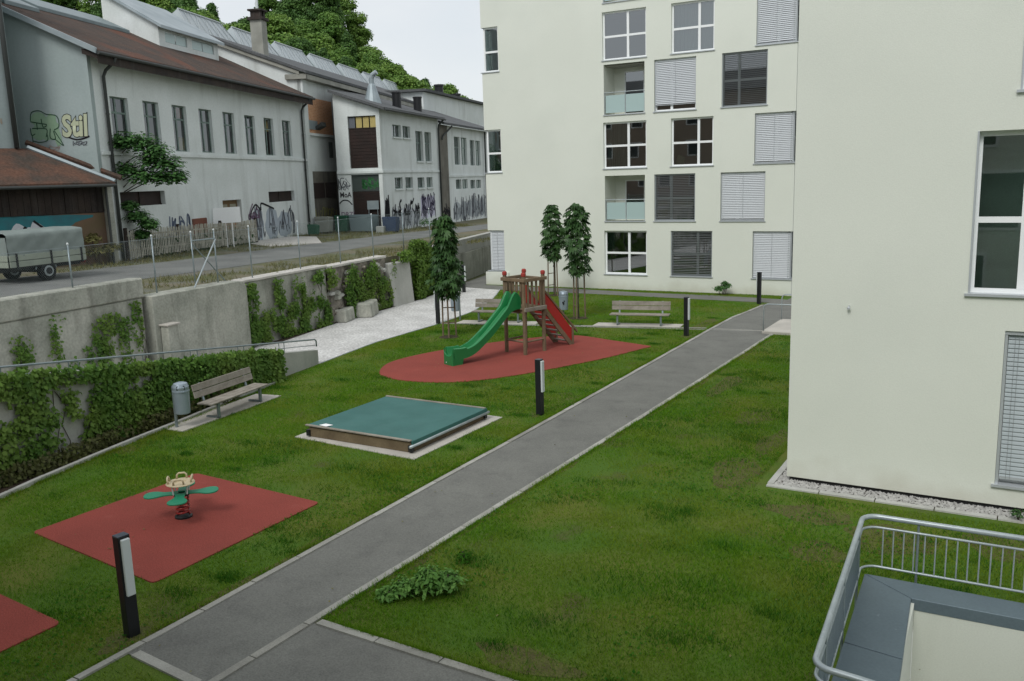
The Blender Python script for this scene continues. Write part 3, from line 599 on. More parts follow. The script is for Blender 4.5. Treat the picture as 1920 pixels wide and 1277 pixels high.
for k, (a, b, c, d) in enumerate(bh):
    if k in (1, 3):
        w = window(B, fr_, a, b, c, d, .2, 'none', mull=.5, trans=.5, gl=GLASSB)
        obj('blind_guide', MB().box(a + .005, a + .05, .04, .14, c, d), SILL, w); obj('blind_guide', MB().box(b - .05, b - .005, .04, .14, c, d), SILL, w)
        obj('blind_box', MB().box(a, b, .03, .16, d - .07, d - .003), SILL, w)
        sl = MB(); c_, s_ = .014, .043; L_ = b - a - .12
        sl.add([(0, -c_, -s_), (L_, -c_, -s_), (L_, -.4 * c_, .012 - .3 * s_), (0, -.4 * c_, .012 - .3 * s_), (0, c_, s_), (L_, c_, s_)], [(0, 1, 2, 3), (3, 2, 5, 4)]); sm = sl.mesh('slat')
        n = int((d - .08 - c - .1) / .078)
        for i in range(n): link('slat', sm, BLINDB, w, (a + .06, .095, d - .11 - i * .078))
        obj('blind_bottom_bar', MB().box(a + .06, b - .06, .07, .12, c + .09, c + .14), SILL, w)
        for uu in (a + .16, a + .22): obj('blind_cord', MB().box(uu, uu + .006, .055, .06, c + .1, d - .08), BLINDD, w)
    else:
        w = window(B, fr_, a, b, c, d, .16, 'plain', mull=.36 if k == 0 else .5, trans=.46, fr=.085, gl=GLASSB)
        obj('reveal_frame', MB().box(a + .001, a + .03, -.015, .16, c, d), SILL, w)
obj('wall_hook', MB().tube([(1.05, .0, 3.56), (1.05, -.05, 3.56), (1.05, -.06, 3.52)], .012, 6).lathe([(.03, 3.50), (.03, 3.53), (.01, 3.55)], 8, (1.05, -.06)), SILL, B)
# pebble strip and its edging
pe = struct(sheet('pebble_strip', [(-4.08, 16.72), (12, 16.72), (12, 17.25), (-3.75, 17.25), (-3.75, 20.5), (-4.08, 20.5)], .006, SOIL))
kerbs(pe, [(-4.12, 16.73), (11.8, 16.73)], .14, -.03, .030, CONC2); kerbs(pe, [(-4.06, 16.81), (-4.06, 20.5)], .12, -.03, .030, CONC2)
rg = np.random.default_rng(3); n = 4600
px = np.concatenate([rg.uniform(-3.98, 3.2, n - 900), rg.uniform(-3.98, -3.8, 900)]); py = np.concatenate([rg.uniform(16.81, 17.2, n - 900), rg.uniform(17.1, 20.4, 900)])
oc = np.array([(1, 0, 0), (0, 1, 0), (0, 0, 1), (1, 0, 0), (0, 0, 1), (0, -1, 0), (0, -1, 0), (0, 0, 1), (-1, 0, 0), (-1, 0, 0), (0, 0, 1), (0, 1, 0)], float)[[0, 1, 2, 3, 4, 5, 8, 7, 6, 9, 11, 10]]
sz = rg.uniform(.014, .034, n)[:, None, None] * rg.uniform(.7, 1.3, (n, 1, 3)); an = rg.uniform(0, 6.28, n)
V = oc[None] * sz; c, s = np.cos(an)[:, None], np.sin(an)[:, None]
V = np.stack([V[..., 0] * c - V[..., 1] * s + px[:, None], V[..., 0] * s + V[..., 1] * c + py[:, None], V[..., 2] * .8 + .012 + rg.uniform(0, .012, n)[:, None]], -1).reshape(-1, 3)
stuff(link('pebbles', fast_mesh('pebbles', V, 3), PEBBLE, pe))

# ------------------------------------------------------------------ light well with coping and railing
S = thing('light_well', 'sunken light well with blue grey sheet metal coping and cream inner walls', 'light well', (0, 0, 0))
obj('well_wall', MB().box(-1.0, 3.4, 12.2, 12.56, -2.6, .30), WHITE2, S); obj('well_wall', MB().hexa([(-1.5, 8.5, -2.6), (-.93, 8.5, -2.6), (-1.002, 12.2, -2.6), (-1.6, 12.56, -2.6)], [(-1.5, 8.5, .30), (-.93, 8.5, .30), (-1.002, 12.2, .30), (-1.6, 12.56, .30)]), WHITE2, S)
obj('well_wall', MB().box(-.93, 3.4, 8.5, 8.9, -2.6, .30), WHITE2, S); obj('well_floor', MB().box(-1.2, 3.6, 8.4, 12.4, -2.7, -2.6), SLAB, S)
def cop(pts, z0=.255, z1=.365): return MB().prism(pts, z0, z1)
obj('coping_sheet', cop([(-1.70, 12.70), (-1.035, 12.185), (3.5, 12.22), (3.5, 12.66)], .2), COPING, S, .006)
yq = 10.62
obj('coping_sheet', cop([(-1.708, 12.692), (-1.632, yq + .012), (-.958, yq - .09), (-1.043, 12.178)]), COPING, S, .006)
obj('coping_sheet', cop([(-1.632, yq - .012), (-1.565, 8.45), (-.86, 8.42), (-.956, yq - .114)]), COPING, S, .006)
Rr = thing('well_railing', 'galvanised steel railing with round top rail and thin balusters around the light well', 'railing', (0, 0, 0))
def arc(cx, cy, r_, a0, a1, z, n=6): return [(cx + r_ * math.cos(R(a0 + (a1 - a0) * i / n)), cy + r_ * math.sin(R(a0 + (a1 - a0) * i / n)), z) for i in range(n + 1)]
xl = lambda y: -1.765 + (12.7 - y) * .041
def loop(z): return [(3.4, 8.42, z - .5), (-1.1, 8.42, z - .02)] + arc(-1.38, 8.62, .2, 270, 180, z) + arc(-1.55, 12.59, .21, 180, 90, z) + [(3.4, 12.84, z)]
obj('top_rail', MB().tube(loop(1.21), .036, 10), STEELL, Rr, smooth=True)
for z in (1.05, .46): obj('upper_rail' if z > 1 else 'bottom_rail', MB().tube(loop(z)[1:], .018, 8), STEELL, Rr, smooth=True)
bmesh_ = MB().tube([(0, 0, .46), (0, 0, 1.05)], .0105, 6).mesh('baluster')
y_ = 8.75
while y_ < 12.5: link('baluster', bmesh_, STEELL, Rr, (-1.58 - (y_ - 8.62) / 3.97 * .18, y_, 0)); y_ += .105
x_ = -1.50
while x_ < 3.3: link('baluster', bmesh_, STEELL, Rr, (x_, 12.80 + (x_ + 1.55) / 4.95 * .04, 0)); x_ += .135
for (x, y) in ((-1.60, 9.2), (-1.67, 10.7), (-1.74, 12.2), (-1.05, 12.81), (.9, 12.82), (2.8, 12.83)): obj('rail_post', MB().tube([(x, y, -.1), (x, y, 1.2)], .018, 8), STEEL, Rr)
obj('side_sheet', MB().hexa([(-1.592, 8.8, .50), (-1.582, 8.8, .50), (-1.742, 12.4, .50), (-1.752, 12.4, .50)], [(-1.592, 8.8, 1.03), (-1.582, 8.8, 1.03), (-1.742, 12.4, 1.03), (-1.752, 12.4, 1.03)]), COPING, Rr)

# ------------------------------------------------------------------ entrance pad with handrails
ent = tag(obj('entrance_slab', MB().box(-8.44, -3.9, 33.05, 36.1, -.05, .10), SLAB, None, .01), 'pale concrete entrance slab beside the cream wall at the path', 'slab')
for k, y in enumerate((33.12, 35.95)):
    tag(obj('handrail', MB().tube([(-8.40, y, .09), (-8.40, y, .95), (-8.37, y, 1.06), (-8.28, y, 1.12), (-4.2, y, 1.16)], .024, 8).tube([(-5.4, y, .09), (-5.4, y, 1.13)], .02, 8), STEELL, None, smooth=True),
        ['bent steel handrail on the lawn edge of the entrance slab', 'bent steel handrail on the edge of the entrance slab toward the tall block'][k], 'handrail')

# ------------------------------------------------------------------ the block the view is taken from (stands behind the viewpoint)
C_ = thing('apartment_block', 'cream apartment block facing the play area from across the pavement', 'building', (-16, -1.3, 0), 0)   # own_block
obj('wall', MB().box(0, 34, -12, 0, 0, 12.5), WHITE, C_); obj('roof', MB().box(-.1, 34.1, -12.1, .1, 12.5, 12.75), SILL, C_)
for k in range(4):
    for j in range(11): w = obj('window', MB().box(1 + j * 3 + (k % 2), 2.8 + j * 3 + (k % 2), .002, .05, .8 + k * 2.9, 2.9 + k * 2.9), FRAME, C_); obj('pane', MB().box(1.1 + j * 3 + (k % 2), 2.7 + j * 3 + (k % 2), .051, .056, .9 + k * 2.9, 2.8 + k * 2.9), mat('pane_dark', (.03, .035, .035), rough=.1, spec=.6), w)

D_ = thing('apartment_block', 'ochre apartment block standing beyond the near pavement across from the tall block', 'building', (-62, -9, 0), 0)
obj('wall', MB().box(0, 42, -11, 0, 0, 14.5), mat('ochre_render', (.34, .27, .21), (.29, .235, .185), rough=.9, scale=.4), D_); obj('roof', MB().hexa([(-.5, -11.5, 14.5), (42.5, -11.5, 14.5), (42.5, .5, 14.5), (-.5, .5, 14.5)], [(3, -6.5, 17), (39, -6.5, 17), (39, -4.5, 17), (3, -4.5, 17)]), ROOFG, D_)
for k in range(4):
    for j in range(12): w = obj('window', MB().box(1.5 + j * 3.4, 2.9 + j * 3.4, .002, .05, 1.2 + k * 3.3, 2.9 + k * 3.3), FRAME, D_); obj('pane', MB().box(1.6 + j * 3.4, 2.8 + j * 3.4, .051, .056, 1.3 + k * 3.3, 2.8 + k * 3.3), mat('pane_dark', (.03, .035, .035)), w)
# ================================================================== FACTORY (local x along the yard front, y inward)
def ribbon(mb, pts, wd, tf):
    pts = [Vector(p) for p in pts]
    for i, (a, b) in enumerate(zip(pts, pts[1:])):
        d = b - a
        if d.length < 1e-6: continue
        n_ = Vector((-d.y, d.x)).normalized() * wd / 2; e = d.normalized() * wd * .3
        mb.add([tf(*q) for q in (a - n_ - e, b - n_ + e, b + n_ + e, a + n_ - e)], [(0, 1, 2, 3)])
def scribble(seed, u0, u1, z0, z1, n, wd, tf, tall=True):
    r = random.Random(seed); mb = MB()
    for k in range(n):
        u = u0 + (u1 - u0) * (k + r.uniform(.1, .9)) / n; z = r.uniform(z0, z0 + (z1 - z0) * .35); pts = [(u, z)]
        for j in range(r.randint(4, 7)):
            pts.append((min(u1, max(u0, pts[-1][0] + r.uniform(-.35, .4))), min(z1, max(z0, r.uniform(z0, z1) if tall else pts[-1][1] + r.uniform(-.4, .4)))))
        ribbon(mb, catmull(pts, 5, False), wd * r.uniform(.6, 1.4), tf)
    return mb
def letters(parent, text, tf, u, z, h, ma, outline=None, shear=0., sx=1., bold=.03, out=.0, name='graffiti'):
    cu = bpy.data.curves.new('t', 'FONT'); cu.body = text; cu.size = h; cu.shear = shear; cu.resolution_u = 3
    res = []
    for off, mm, dd in ((bold + .035, outline, .006), (bold, ma, .010)):
        if mm is None: continue
        cu.offset = off; to = bpy.data.objects.new('t', cu); COL.objects.link(to)
        me = bpy.data.meshes.new_from_object(to.evaluated_get(bpy.context.evaluated_depsgraph_get())); bpy.data.objects.remove(to)
        for v in me.vertices: v.co = tf(u + v.co.x * sx, z + v.co.y, dd + out)
        me.materials.clear(); res.append(link(name, me, mm, parent))
    return res
def blob(seed, u, z, ru, rz, tf, n=16):
    r = random.Random(seed); pts = [(u + ru * math.cos(q) * r.uniform(.8, 1.1), z + rz * math.sin(q) * r.uniform(.8, 1.1)) for q in np.linspace(0, 2 * math.pi, n + 1)[:-1]]
    pts = catmull(pts, 3); return MB().add([tf(*p) for p in pts], [tuple(range(len(pts)))])
def fwin(par, tf, a, b, c, d, dep=.32, trans=.70, mull=.5, fm=WINGREEN, gl=GLASSD, patch=None):
    w = window(par, tf, a, b, c, d, dep, 'plain', mull=mull, trans=trans, fr=.07, fm=fm, gl=gl, sill=False)
    if patch: obj('board', MB().box(a + (b - a) * patch[0], a + (b - a) * patch[1], dep + .07, dep + .09, c + (d - c) * patch[2], c + (d - c) * patch[3], tf), patch[4], w)
    return w

FO, FA, FL = (-36.93, 26.24), R(111), 24.9
F1 = thing('factory_building', 'old grey factory wing with a row of eight tall windows and a brown tiled roof', 'building', (*FO, 0), FA)
F0f = lambda u, d, z: (u, d, z); F0g = lambda u, d, z: (d, u, z)
st = [1.41, 4.14, 6.87, 9.69, 12.5, 15.34, 18.13, 21.04]
holes = [(s, s + 1.45, 7.98, 10.38) for s in st] + [(1.4, 5.35, 5.25, 5.95), (18.0, 22.3, 4.92, 5.62), (11.55, 13.95, 2.5, 5.25)]
obj('front_wall', wallmesh(MB(), .25, FL, 1.6, 12.3, holes, .36, F0f), FACT, F1)
g = MB(); prof = [(0, 1.6), (7.5, 1.6), (7.5, 15.9), (0, 12.5)]; g.add([(0, y, z) for y, z in prof] + [(.26, y, z) for y, z in prof], [(0, 1, 2, 3), (4, 5, 6, 7), (0, 3, 7, 4)]); obj('gable_wall', g, FACTB, F1)
obj('rear_wall', MB().box(.3, FL, 7.3, 7.5, 1.6, 15.7), FACT, F1)
obj('ledge', MB().box(.3, FL, -.10, -.002, 7.68, 7.84), FACT, F1)
r0 = MB(); r0.hexa([(-.35, -.75, 12.02), (FL + .3, -.75, 12.02), (FL + .3, 7.8, 15.98), (-.35, 7.8, 15.98)], [(-.35, -.75, 12.20), (FL + .3, -.75, 12.20), (FL + .3, 7.8, 16.16), (-.35, 7.8, 16.16)]); rf_ = obj('roof', r0, TILE, F1)
obj('soffit', MB().hexa([(-.3, -.72, 11.82), (FL + .2, -.72, 11.82), (FL + .2, 0, 12.05), (-.3, 0, 12.05)], [(-.3, -.72, 12.01), (FL + .2, -.72, 12.01), (FL + .2, 0, 12.28), (-.3, 0, 12.28)]), WOODD, rf_)
obj('eave_shade_board', MB().box(-.3, FL + .2, -.735, -.722, 11.62, 12.015), WOODD, rf_)  # dark board added to paint in the deep shade under the eaves
obj('gutter', MB().tube([(-.35, -.82, 12.06), (FL + .35, -.82, 12.06)], .085, 8), DPIPE, rf_)
obj('verge_flashing', MB().hexa([(-.42, -.75, 12.02), (-.30, -.75, 12.02), (-.30, 7.8, 15.98), (-.42, 7.8, 15.98)], [(-.42, -.75, 12.27), (-.30, -.75, 12.27), (-.30, 7.8, 16.23), (-.42, 7.8, 16.23)]), METALR, rf_)
for s0, s1, d0, d1 in ((1.2, 3.6, 4.6, 5.6), (4.6, 12.6, 5.4, 7.3)):
    k = .4633; obj('skylight', MB().hexa([(s0, d0, 12.55 + k * d0), (s1, d0, 12.55 + k * d0), (s1, d1, 12.55 + k * d1), (s0, d1, 12.55 + k * d1)], [(s0, d0, 12.75 + k * d0), (s1, d0, 12.75 + k * d0), (s1, d1, 12.75 + k * d1), (s0, d1, 12.75 + k * d1)]), mat('skylight_glass', (.17, .22, .23), (.13, .17, .18), rough=.4, spec=.4, scale=1.5), rf_, .02)
# dormer
dm = MB(); dm.add([(13.5, 4.1, 14.3), (13.5, 7.6, 15.9), (13.5, 7.6, 17.7), (13.5, 4.1, 15.6), (20.9, 4.1, 14.3), (20.9, 7.6, 15.9), (20.9, 7.6, 17.7), (20.9, 4.1, 15.6)], [(0, 1, 2, 3), (4, 7, 6, 5)])
wallmesh(dm, 13.5, 20.9, 14.2, 15.6, [(14.2, 16.8, 14.75, 15.35), (17.4, 20.3, 14.75, 15.35)], .1, lambda u, d, z: (u, 4.1 + d, z))
do = obj('dormer', dm, FACT, F1)
obj('dormer_roof', MB().hexa([(13.2, 3.75, 15.42), (21.2, 3.75, 15.42), (21.2, 7.8, 17.82), (13.2, 7.8, 17.82)], [(13.2, 3.75, 15.60), (21.2, 3.75, 15.60), (21.2, 7.8, 18.0), (13.2, 7.8, 18.0)]), METALR, do)
for a, b in ((14.2, 16.8), (17.4, 20.3)):
    for q in range(2):
        x0 = a + (b - a) * q / 2; obj('dormer_pane', MB().add([(x0 + .04, 4.17, 14.78), (x0 + (b - a) / 2 - .04, 4.17, 14.78), (x0 + (b - a) / 2 - .04, 4.17, 15.33), (x0 + .04, 4.17, 15.33)], [(0, 1, 2, 3)]), FROST, do)
for i, s in enumerate(st):
    patch = {0: None, 1: (.45, .8, 0, .3, PLY), 2: (.55, .95, 0, .32, PLY), 3: (.05, .3, .2, .5, PLY)}.get(i)
    w = fwin(F1, F0f, s, s + 1.45, 7.98, 10.38, .16, .70, .42, patch=patch)
    obj('dark_room_panel', MB().box(s + .06, s + 1.4, .6, .65, 7.98, 10.38), SHADOWBOX, w)  # dark panel set behind the panes in place of an unlit room
    if i == 2: obj('board', MB().box(s + .08, s + .6, .25, .27, 9.72, 10.3), GREENP, w); obj('board', MB().box(s + .72, s + 1.3, .25, .27, 9.75, 10.3), ORANGE, w)
for a, b, c, d in holes[8:10]:
    w = obj('boarded_window', MB().box(a, b, .25, .3, c, d), WOODDOOR, F1); obj('frame', MB().box(a, b, .20, .249, c, c + .06).box((a + b) / 2 - .04, (a + b) / 2 + .04, .20, .249, c + .06, d), WOODD, w)
w = obj('door', MB().box(11.55, 13.95, .28, .33, 2.5, 5.25), mat('door_ochre', (.20, .13, .065), (.16, .10, .05)), F1)
for a in (11.85, 12.95): obj('door_panel', MB().box(a, a + .75, .25, .279, 3.9, 5.0), mat('door_pane', (.30, .29, .22)), w)
obj('door_panel', MB().box(11.85, 13.7, .25, .279, 3.55, 3.85), ORANGE, w)
for (x, y) in ((.95, -.12), (24.35, -.12)):
    p_ = obj('drainpipe', MB().tube([(x, -.80, 12.0), (x, -.70, 11.8), (x, -.25, 11.45), (x, y, 11.2), (x, y, 2.3)], .075, 8), DPIPE, F1, smooth=True)
    for z in (4.5, 7, 9.5): obj('pipe_bracket', MB().lathe([(.09, z), (.09, z + .06)], 8, (x, y)), DPIPE, p_)
# gable graffiti: pale green block letters then pale yellow ones
gt = lambda u, z, d=.006: (-d, 3.35 - u, z)
for i, (u, z, ru, rz_) in enumerate([(.62, 9.35, .42, .33), (.58, 8.75, .46, .38), (1.22, 9.05, .36, .55), (1.05, 8.7, .45, .35), (1.5, 8.5, .18, .42)]): obj('graffiti', blob(i, u, z, ru, rz_, lambda a, b, q=.004 + .0012 * i: gt(a, b, q)), PALEG, F1)
mb = MB()
for st_ in ([(.2, 9.3), (.3, 9.65), (.7, 9.72), (1.05, 9.55), (1.55, 9.45), (1.6, 9.0), (1.35, 8.85)], [(.2, 9.25), (1.0, 9.1)], [(.25, 8.95), (.95, 8.9), (.9, 8.55)], [(.2, 8.4), (.55, 8.32), (.95, 8.4), (.95, 8.7)], [(.5, 9.2), (.5, 8.9)], [(1.15, 8.9), (1.1, 8.5), (1.35, 8.45), (1.3, 8.8)], [(1.35, 8.8), (1.72, 8.15), (1.35, 8.42)], [(.15, 8.95), (.18, 8.65), (.35, 8.7)], [(.2, 8.6), (.2, 8.35)], [(.75, 9.35), (.8, 9.0), (1.0, 9.05)]):
    ribbon(mb, catmull(st_, 4, False), .045, lambda a, b: gt(a, b, .014))
obj('graffiti', mb, mat('paint_dark_green', (.045, .10, .06)), F1)
letters(F1, 'Stil', lambda u, z, d: (-d - .008, 3.35 - u, z), 1.72, 8.55, 1.32, PALEY, INK, shear=.1, sx=.80, bold=.045)
mb = MB(); ribbon(mb, catmull([(2.0, 8.5), (2.4, 8.38), (2.8, 8.42), (3.05, 8.5)], 4, False), .07, lambda a, b: gt(a, b, .015)); obj('graffiti', mb, INK, F1)
mb = MB(); ribbon(mb, [(2.95, 9.35), (3.08, 9.55)], .05, lambda a, b: gt(a, b, .015)); obj('graffiti', mb, INK, F1)
obj('graffiti', scribble(31, 2.2, 2.9, 8.1, 8.32, 4, .025, lambda a, b: gt(a, b, .006)), INKG, F1); obj('graffiti', scribble(32, 1.0, 1.5, 7.9, 8.2, 3, .03, lambda a, b: gt(a, b, .006)), mat('paint_faded_red', (.42, .33, .30)), F1)
ft_ = lambda u, z, d=.006: (u, -d, z)
for i, (u, z, ru, rz_) in enumerate([(16.1, 3.6, .9, 1.1), (18.2, 3.5, 1.1, 1.15), (20.2, 3.4, 1.2, 1.0)]): obj('graffiti', blob(40 + i, u, z, ru, rz_, lambda a, b, q=.004 + .0015 * i: ft_(a, b, q)), mat('paint_silver', (.37, .42, .47)), F1)
obj('graffiti', scribble(41, 14.9, 21.9, 2.7, 4.75, 12, .11, lambda a, b: ft_(a, b, .012)), INKG, F1)
obj('graffiti', scribble(42, 14.8, 16.3, 4.0, 5.0, 6, .08, lambda a, b: ft_(a, b, .015), False), INKP, F1)
mb = MB(); ribbon(mb, catmull([(14.9, 3.4), (15.1, 4.3), (15.9, 4.85), (16.6, 4.5), (16.7, 4.9), (17.6, 4.75), (18.6, 4.5)], 5, False), .12, lambda a, b: ft_(a, b, .017)); obj('graffiti', mb, INK, F1)
obj('graffiti', scribble(43, 5.0, 7.6, 3.1, 4.6, 8, .09, lambda a, b: ft_(a, b, .010)), mat('paint_slate', (.12, .15, .22)), F1)

# big hall behind
HS, HL = 24.95, 66.0
H = thing('factory_hall', 'long factory hall with a grey roof, curved gable and a row of glass roof lanterns', 'building', (*FO, 0), FA)
arch = [(0, 14.0), (1.6, 14.62), (3.2, 15.22), (5, 15.92), (6.9, 16.66), (8.0, 17.1), (9.0, 17.45), (10, 17.1), (12, 16.3), (14.5, 15.3), (18, 14.0)]
n = len(arch); gb = MB(); pts = [(0, 1.6)] + arch + [(18, 1.6)]; gb.add([(HS, y + .05, z) for y, z in pts], [tuple(range(len(pts)))]); obj('gable_wall', gb, FACT, H)
obj('front_wall', MB().box(HS, HS + HL, .05, .3, 1.4, 13.6), FACT, H)
rm = MB()
for dz, nm in ((0, 'roof'),):
    vs = []
    for y, z in [(-.55, 13.80)] + arch[1:]:
        for x in (HS - .35, HS + HL): vs += [(x, y, z + .02), (x, y, z + .22)]
    k = n
    for i in range(k - 1):
        a = i * 4; b = a + 4; rm.add([vs[a], vs[a + 1], vs[a + 2], vs[a + 3], vs[b], vs[b + 1], vs[b + 2], vs[b + 3]], [(1, 3, 7, 5), (0, 4, 6, 2), (0, 1, 5, 4), (2, 6, 7, 3)] + ([(0, 2, 3, 1)] if i == 0 else []))
hr = obj('roof', rm, ROOFG, H)
obj('cornice', MB().box(HS - .2, HS + HL, -.50, .049, 13.45, 13.78), CORN, H); obj('cornice', MB().box(HS - .22, HS - .002, -.50, 1.1, 13.45, 13.80), CORN, H)
c2 = MB()
for (y0, z0), (y1, z1) in zip(arch[:6], arch[1:7]): c2.hexa([(HS - .25, y0, z0 - .26), (HS - .01, y0, z0 - .26), (HS - .01, y1, z1 - .26), (HS - .25, y1, z1 - .26)], [(HS - .25, y0, z0 - .01), (HS - .01, y0, z0 - .01), (HS - .01, y1, z1 - .01), (HS - .25, y1, z1 - .01)])
obj('gable_cornice', c2, CORN, H)
obj('pilaster', MB().box(HS, HS + .75, -.10, .049, 1.6, 13.44), FACT, H)
ch = obj('chimney', MB().box(27.45, 28.35, 3.75, 4.65, 15.0, 18.15), CORN, H); obj('chimney_cap', MB().box(27.3, 28.5, 3.6, 4.8, 18.15, 18.35).box(27.5, 27.75, 3.8, 4.6, 18.35, 18.8).box(28.05, 28.3, 3.8, 4.6, 18.35, 18.8).box(27.35, 28.45, 3.65, 4.75, 18.8, 18.92), WOODD, ch); obj('flue_pipe', MB().tube([(27.9, 4.2, 19), (27.9, 4.2, 19.8)], .11, 8), OPAL, ch)
GLR = mat('lantern_glass', (.42, .47, .49), (.36, .41, .43), rough=.25, spec=.5, scale=1.0, fine=.05)
for i in range(8):
    c0 = 28.6 + 8.35 * i; hl, hr_ = 4.1, 2.6; yb0, yb1, yt, zb, zt = 7.9, 11.3, 8.9, 16.95, 18.75
    fa = [(c0 - hl, yb0, zb), (c0 + hl, yb0, zb), (c0 + hr_, yt, zt), (c0 - hl + .3, yt, zt)]
    lm = MB(); lm.add(fa + [(c0 + hl, yb1, zb), (c0 - hl, yb1, zb)], [(0, 1, 2, 3), (1, 4, 2), (4, 5, 3, 2), (5, 0, 3)]); lo = obj('roof_lantern', lm, GLR, H)
    bars = MB(); P_ = lambda u, v: (c0 + (-hl + 2 * hl * u) * (1 - v) + (-hl + .3 + (hl - .3 + hr_) * u) * v, yb0 + (yt - yb0) * v - .03, zb + (zt - zb) * v + .02)
    for k in range(9): bars.tube([P_(k / 8, 0), P_(k / 8, 1)], .022, 4)
    for k in range(5): bars.tube([P_(k / 5, 0), P_((k + 1) / 5, .95)], .02, 4)
    bars.tube([P_(0, 1), P_(1, 1)], .06, 5); bars.tube([P_(0, 0), P_(1, 0)], .05, 4)
    e0, e1, tp = (c0 + hl, yb0, zb), (c0 + hl, yb1, zb), (c0 + hr_, yt, zt)
    for k in range(5): bars.tube([tuple(a + (b - a) * k / 4 for a, b in zip(e0, e1)), tp], .022, 4)
    obj('glazing_bars', bars, mat('lantern_bars', (.50, .54, .55), rough=.6), lo)
obj('brick_infill', MB().box(25.75, 30.9, .0, .048, 9.75, 12.3), BRICK, H)
obj('ledge', MB().box(25.7, 31, -.14, -.001, 9.55, 9.73), FACT, H)
obj('wall_panel', MB().box(25.85, 27.5, -.06, -.002, 10.0, 10.65), METALR, H); obj('wall_panel', MB().hexa([(27.0, -.05, 10.0), (27.9, -.05, 10.0), (27.9, -.6, 10.25), (27.0, -.6, 10.25)], [(27.0, -.02, 10.2), (27.9, -.02, 10.2), (27.9, -.55, 10.55), (27.0, -.55, 10.55)]), DPIPE, H)
obj('lower_panel', MB().box(25.75, 31, .0, .048, 1.8, 6.95), FACTD, H)
for a in (25.9, 28.4):
    w = obj('boarded_window', MB().box(a, a + 2.2, -.05, -.002, 4.95, 6.1), WOODDOOR, H)
obj('small_window', MB().box(29.7, 30.5, -.02, -.002, 8.0, 9.2), SHADOWBOX, H)
obj('graffiti', scribble(51, 26.0, 30.4, 3.0, 4.2, 12, .11, lambda a, b: (a, -.012, b)), mat('paint_olive', (.30, .30, .12)), H)

# mono pitch wing at the front
CO, CA = (-42.17, 53.59), R(106)
F3 = thing('factory_building', 'grey two storey factory annex with a tall dark brown door and graffiti walls', 'building', (*CO, 0), CA)
F3f = lambda u, d, z: (u, d, z); F3s = lambda u, d, z: (d, u, z)
up_ = [(2.5, 4.35, 9.42, 10.35), (4.7, 6.4, 9.42, 10.35), (7.6, 9.35, 7.62, 10.08), (9.85, 11.5, 7.62, 10.08)]
lw_ = [(2.45, 4.15, 5.45, 6.32), (4.75, 6.45, 5.45, 6.32), (7.6, 9.3, 5.42, 6.28), (9.85, 11.4, 5.42, 6.28)]
obj('front_wall', wallmesh(MB(), 0, 13.6, .8, 11.35, up_ + lw_, .3, F3f), FACT, F3)
sd_h = [(.30, 2.55, 7.08, 10.9), (.30, 2.55, 2.3, 6.6)]
sm_ = wallmesh(MB(), 0, 3.65, .8, 11.35, sd_h, .3, F3s); sm_.add([(0, 0, 11.35), (0, 3.65, 11.35), (0, 3.65, 12.6)], [(0, 1, 2)]); obj('side_wall', sm_, FACT, F3)
ra = obj('roof', MB().hexa([(-.45, -.6, 11.22), (13.7, -.6, 11.22), (13.7, 6.5, 13.6), (-.45, 3.8, 12.695)], [(-.45, -.6, 11.42), (13.7, -.6, 11.42), (13.7, 6.5, 13.8), (-.45, 3.8, 12.895)]), ROOFG, F3)
obj('gutter', MB().tube([(-.4, -.66, 11.25), (13.7, -.66, 11.25)], .08, 8), DPIPE, ra)
for x in (6.1, 11.0): obj('vent_stack', MB().lathe([(.36, 11.6), (.36, 12.95), (.40, 12.95), (.40, 13.08)], 12, (x, .9)), BLACK, F3)
obj('vent_cone', MB().lathe([(.75, 11.9), (.30, 13.4), (.20, 13.55), (.20, 13.95)], 14, (3.5, 1.9)).tube([(3.5, 1.9, 13.9), (3.5, 1.8, 14.2), (3.5, 1.45, 14.4)], .2, 10), METALR, F3)
obj('band', MB().box(-.10, 13.6, -.10, -.002, 6.70, 6.88).box(-.10, -.002, -.002, 3.65, 6.70, 6.88), FACT, F3)
for h in up_ + lw_:
    w = fwin(F3, F3f, *h, .22, trans=None if h[3] < 7 or h[2] > 9 else .62, mull=.5, fm=WINGREEN); obj('dark_room_panel', MB().box(h[0], h[1], .7, .75, h[2], h[3]), SHADOWBOX, w)
    obj('sill', MB().box(h[0] - .05, h[1] + .05, -.12, -.001, h[2] - .12, h[2] - .005), FACT, w)
a, b, c, d = sd_h[0]
for k, (z0, z1) in enumerate(((7.08, 10.0), (2.3, 5.35))):
    n_ = 12; dr = obj('door', MB().box(.16, .2, a, b, z0, z1), WOODD, F3)
    for i in range(n_):
        q = z0 + (z1 - z0) * i / n_; obj('door_board', MB().box(.13 + rnd.uniform(-.008, .008), .158, a + .02, b - .02, q + .015, q + (z1 - z0) / n_ - .008), WOODDOOR, dr)
for k in range(4):
    y0 = a + (b - a) * k / 4; obj('door_light', MB().box(.15, .18, y0 + .05, y0 + (b - a) / 4 - .05, 10.05, 10.84), INKG if k == 3 else PLY, F3)
obj('door_head', MB().box(.1, .2, a, b, 9.99, 10.05).box(.1, .2, a, b, 10.845, 10.9), WOODD, F3)
obj('door_light', MB().box(.15, .18, a, b, 5.37, 6.6), mat('door_glass_dark', (.06, .075, .07), rough=.3), F3)
ts = lambda u, z, d=.006: (-d, u, z)
obj('graffiti', scribble(61, .45, 1.7, 5.5, 6.4, 7, .09, lambda p, q: (.14, p, q)), GREENP, F3)
letters(F3, 'MoA', lambda u, z, d: (-d, 3.6 - u, z), .05, 4.95, .55, INK, None, sx=.85, bold=.012)
mb = MB(); ribbon(mb, catmull([(3.6, 4.5), (3.3, 4.72), (2.9, 4.68), (2.6, 4.4)], 4, False), .09, lambda p, q: ts(p, q)); obj('graffiti', mb, INK, F3)
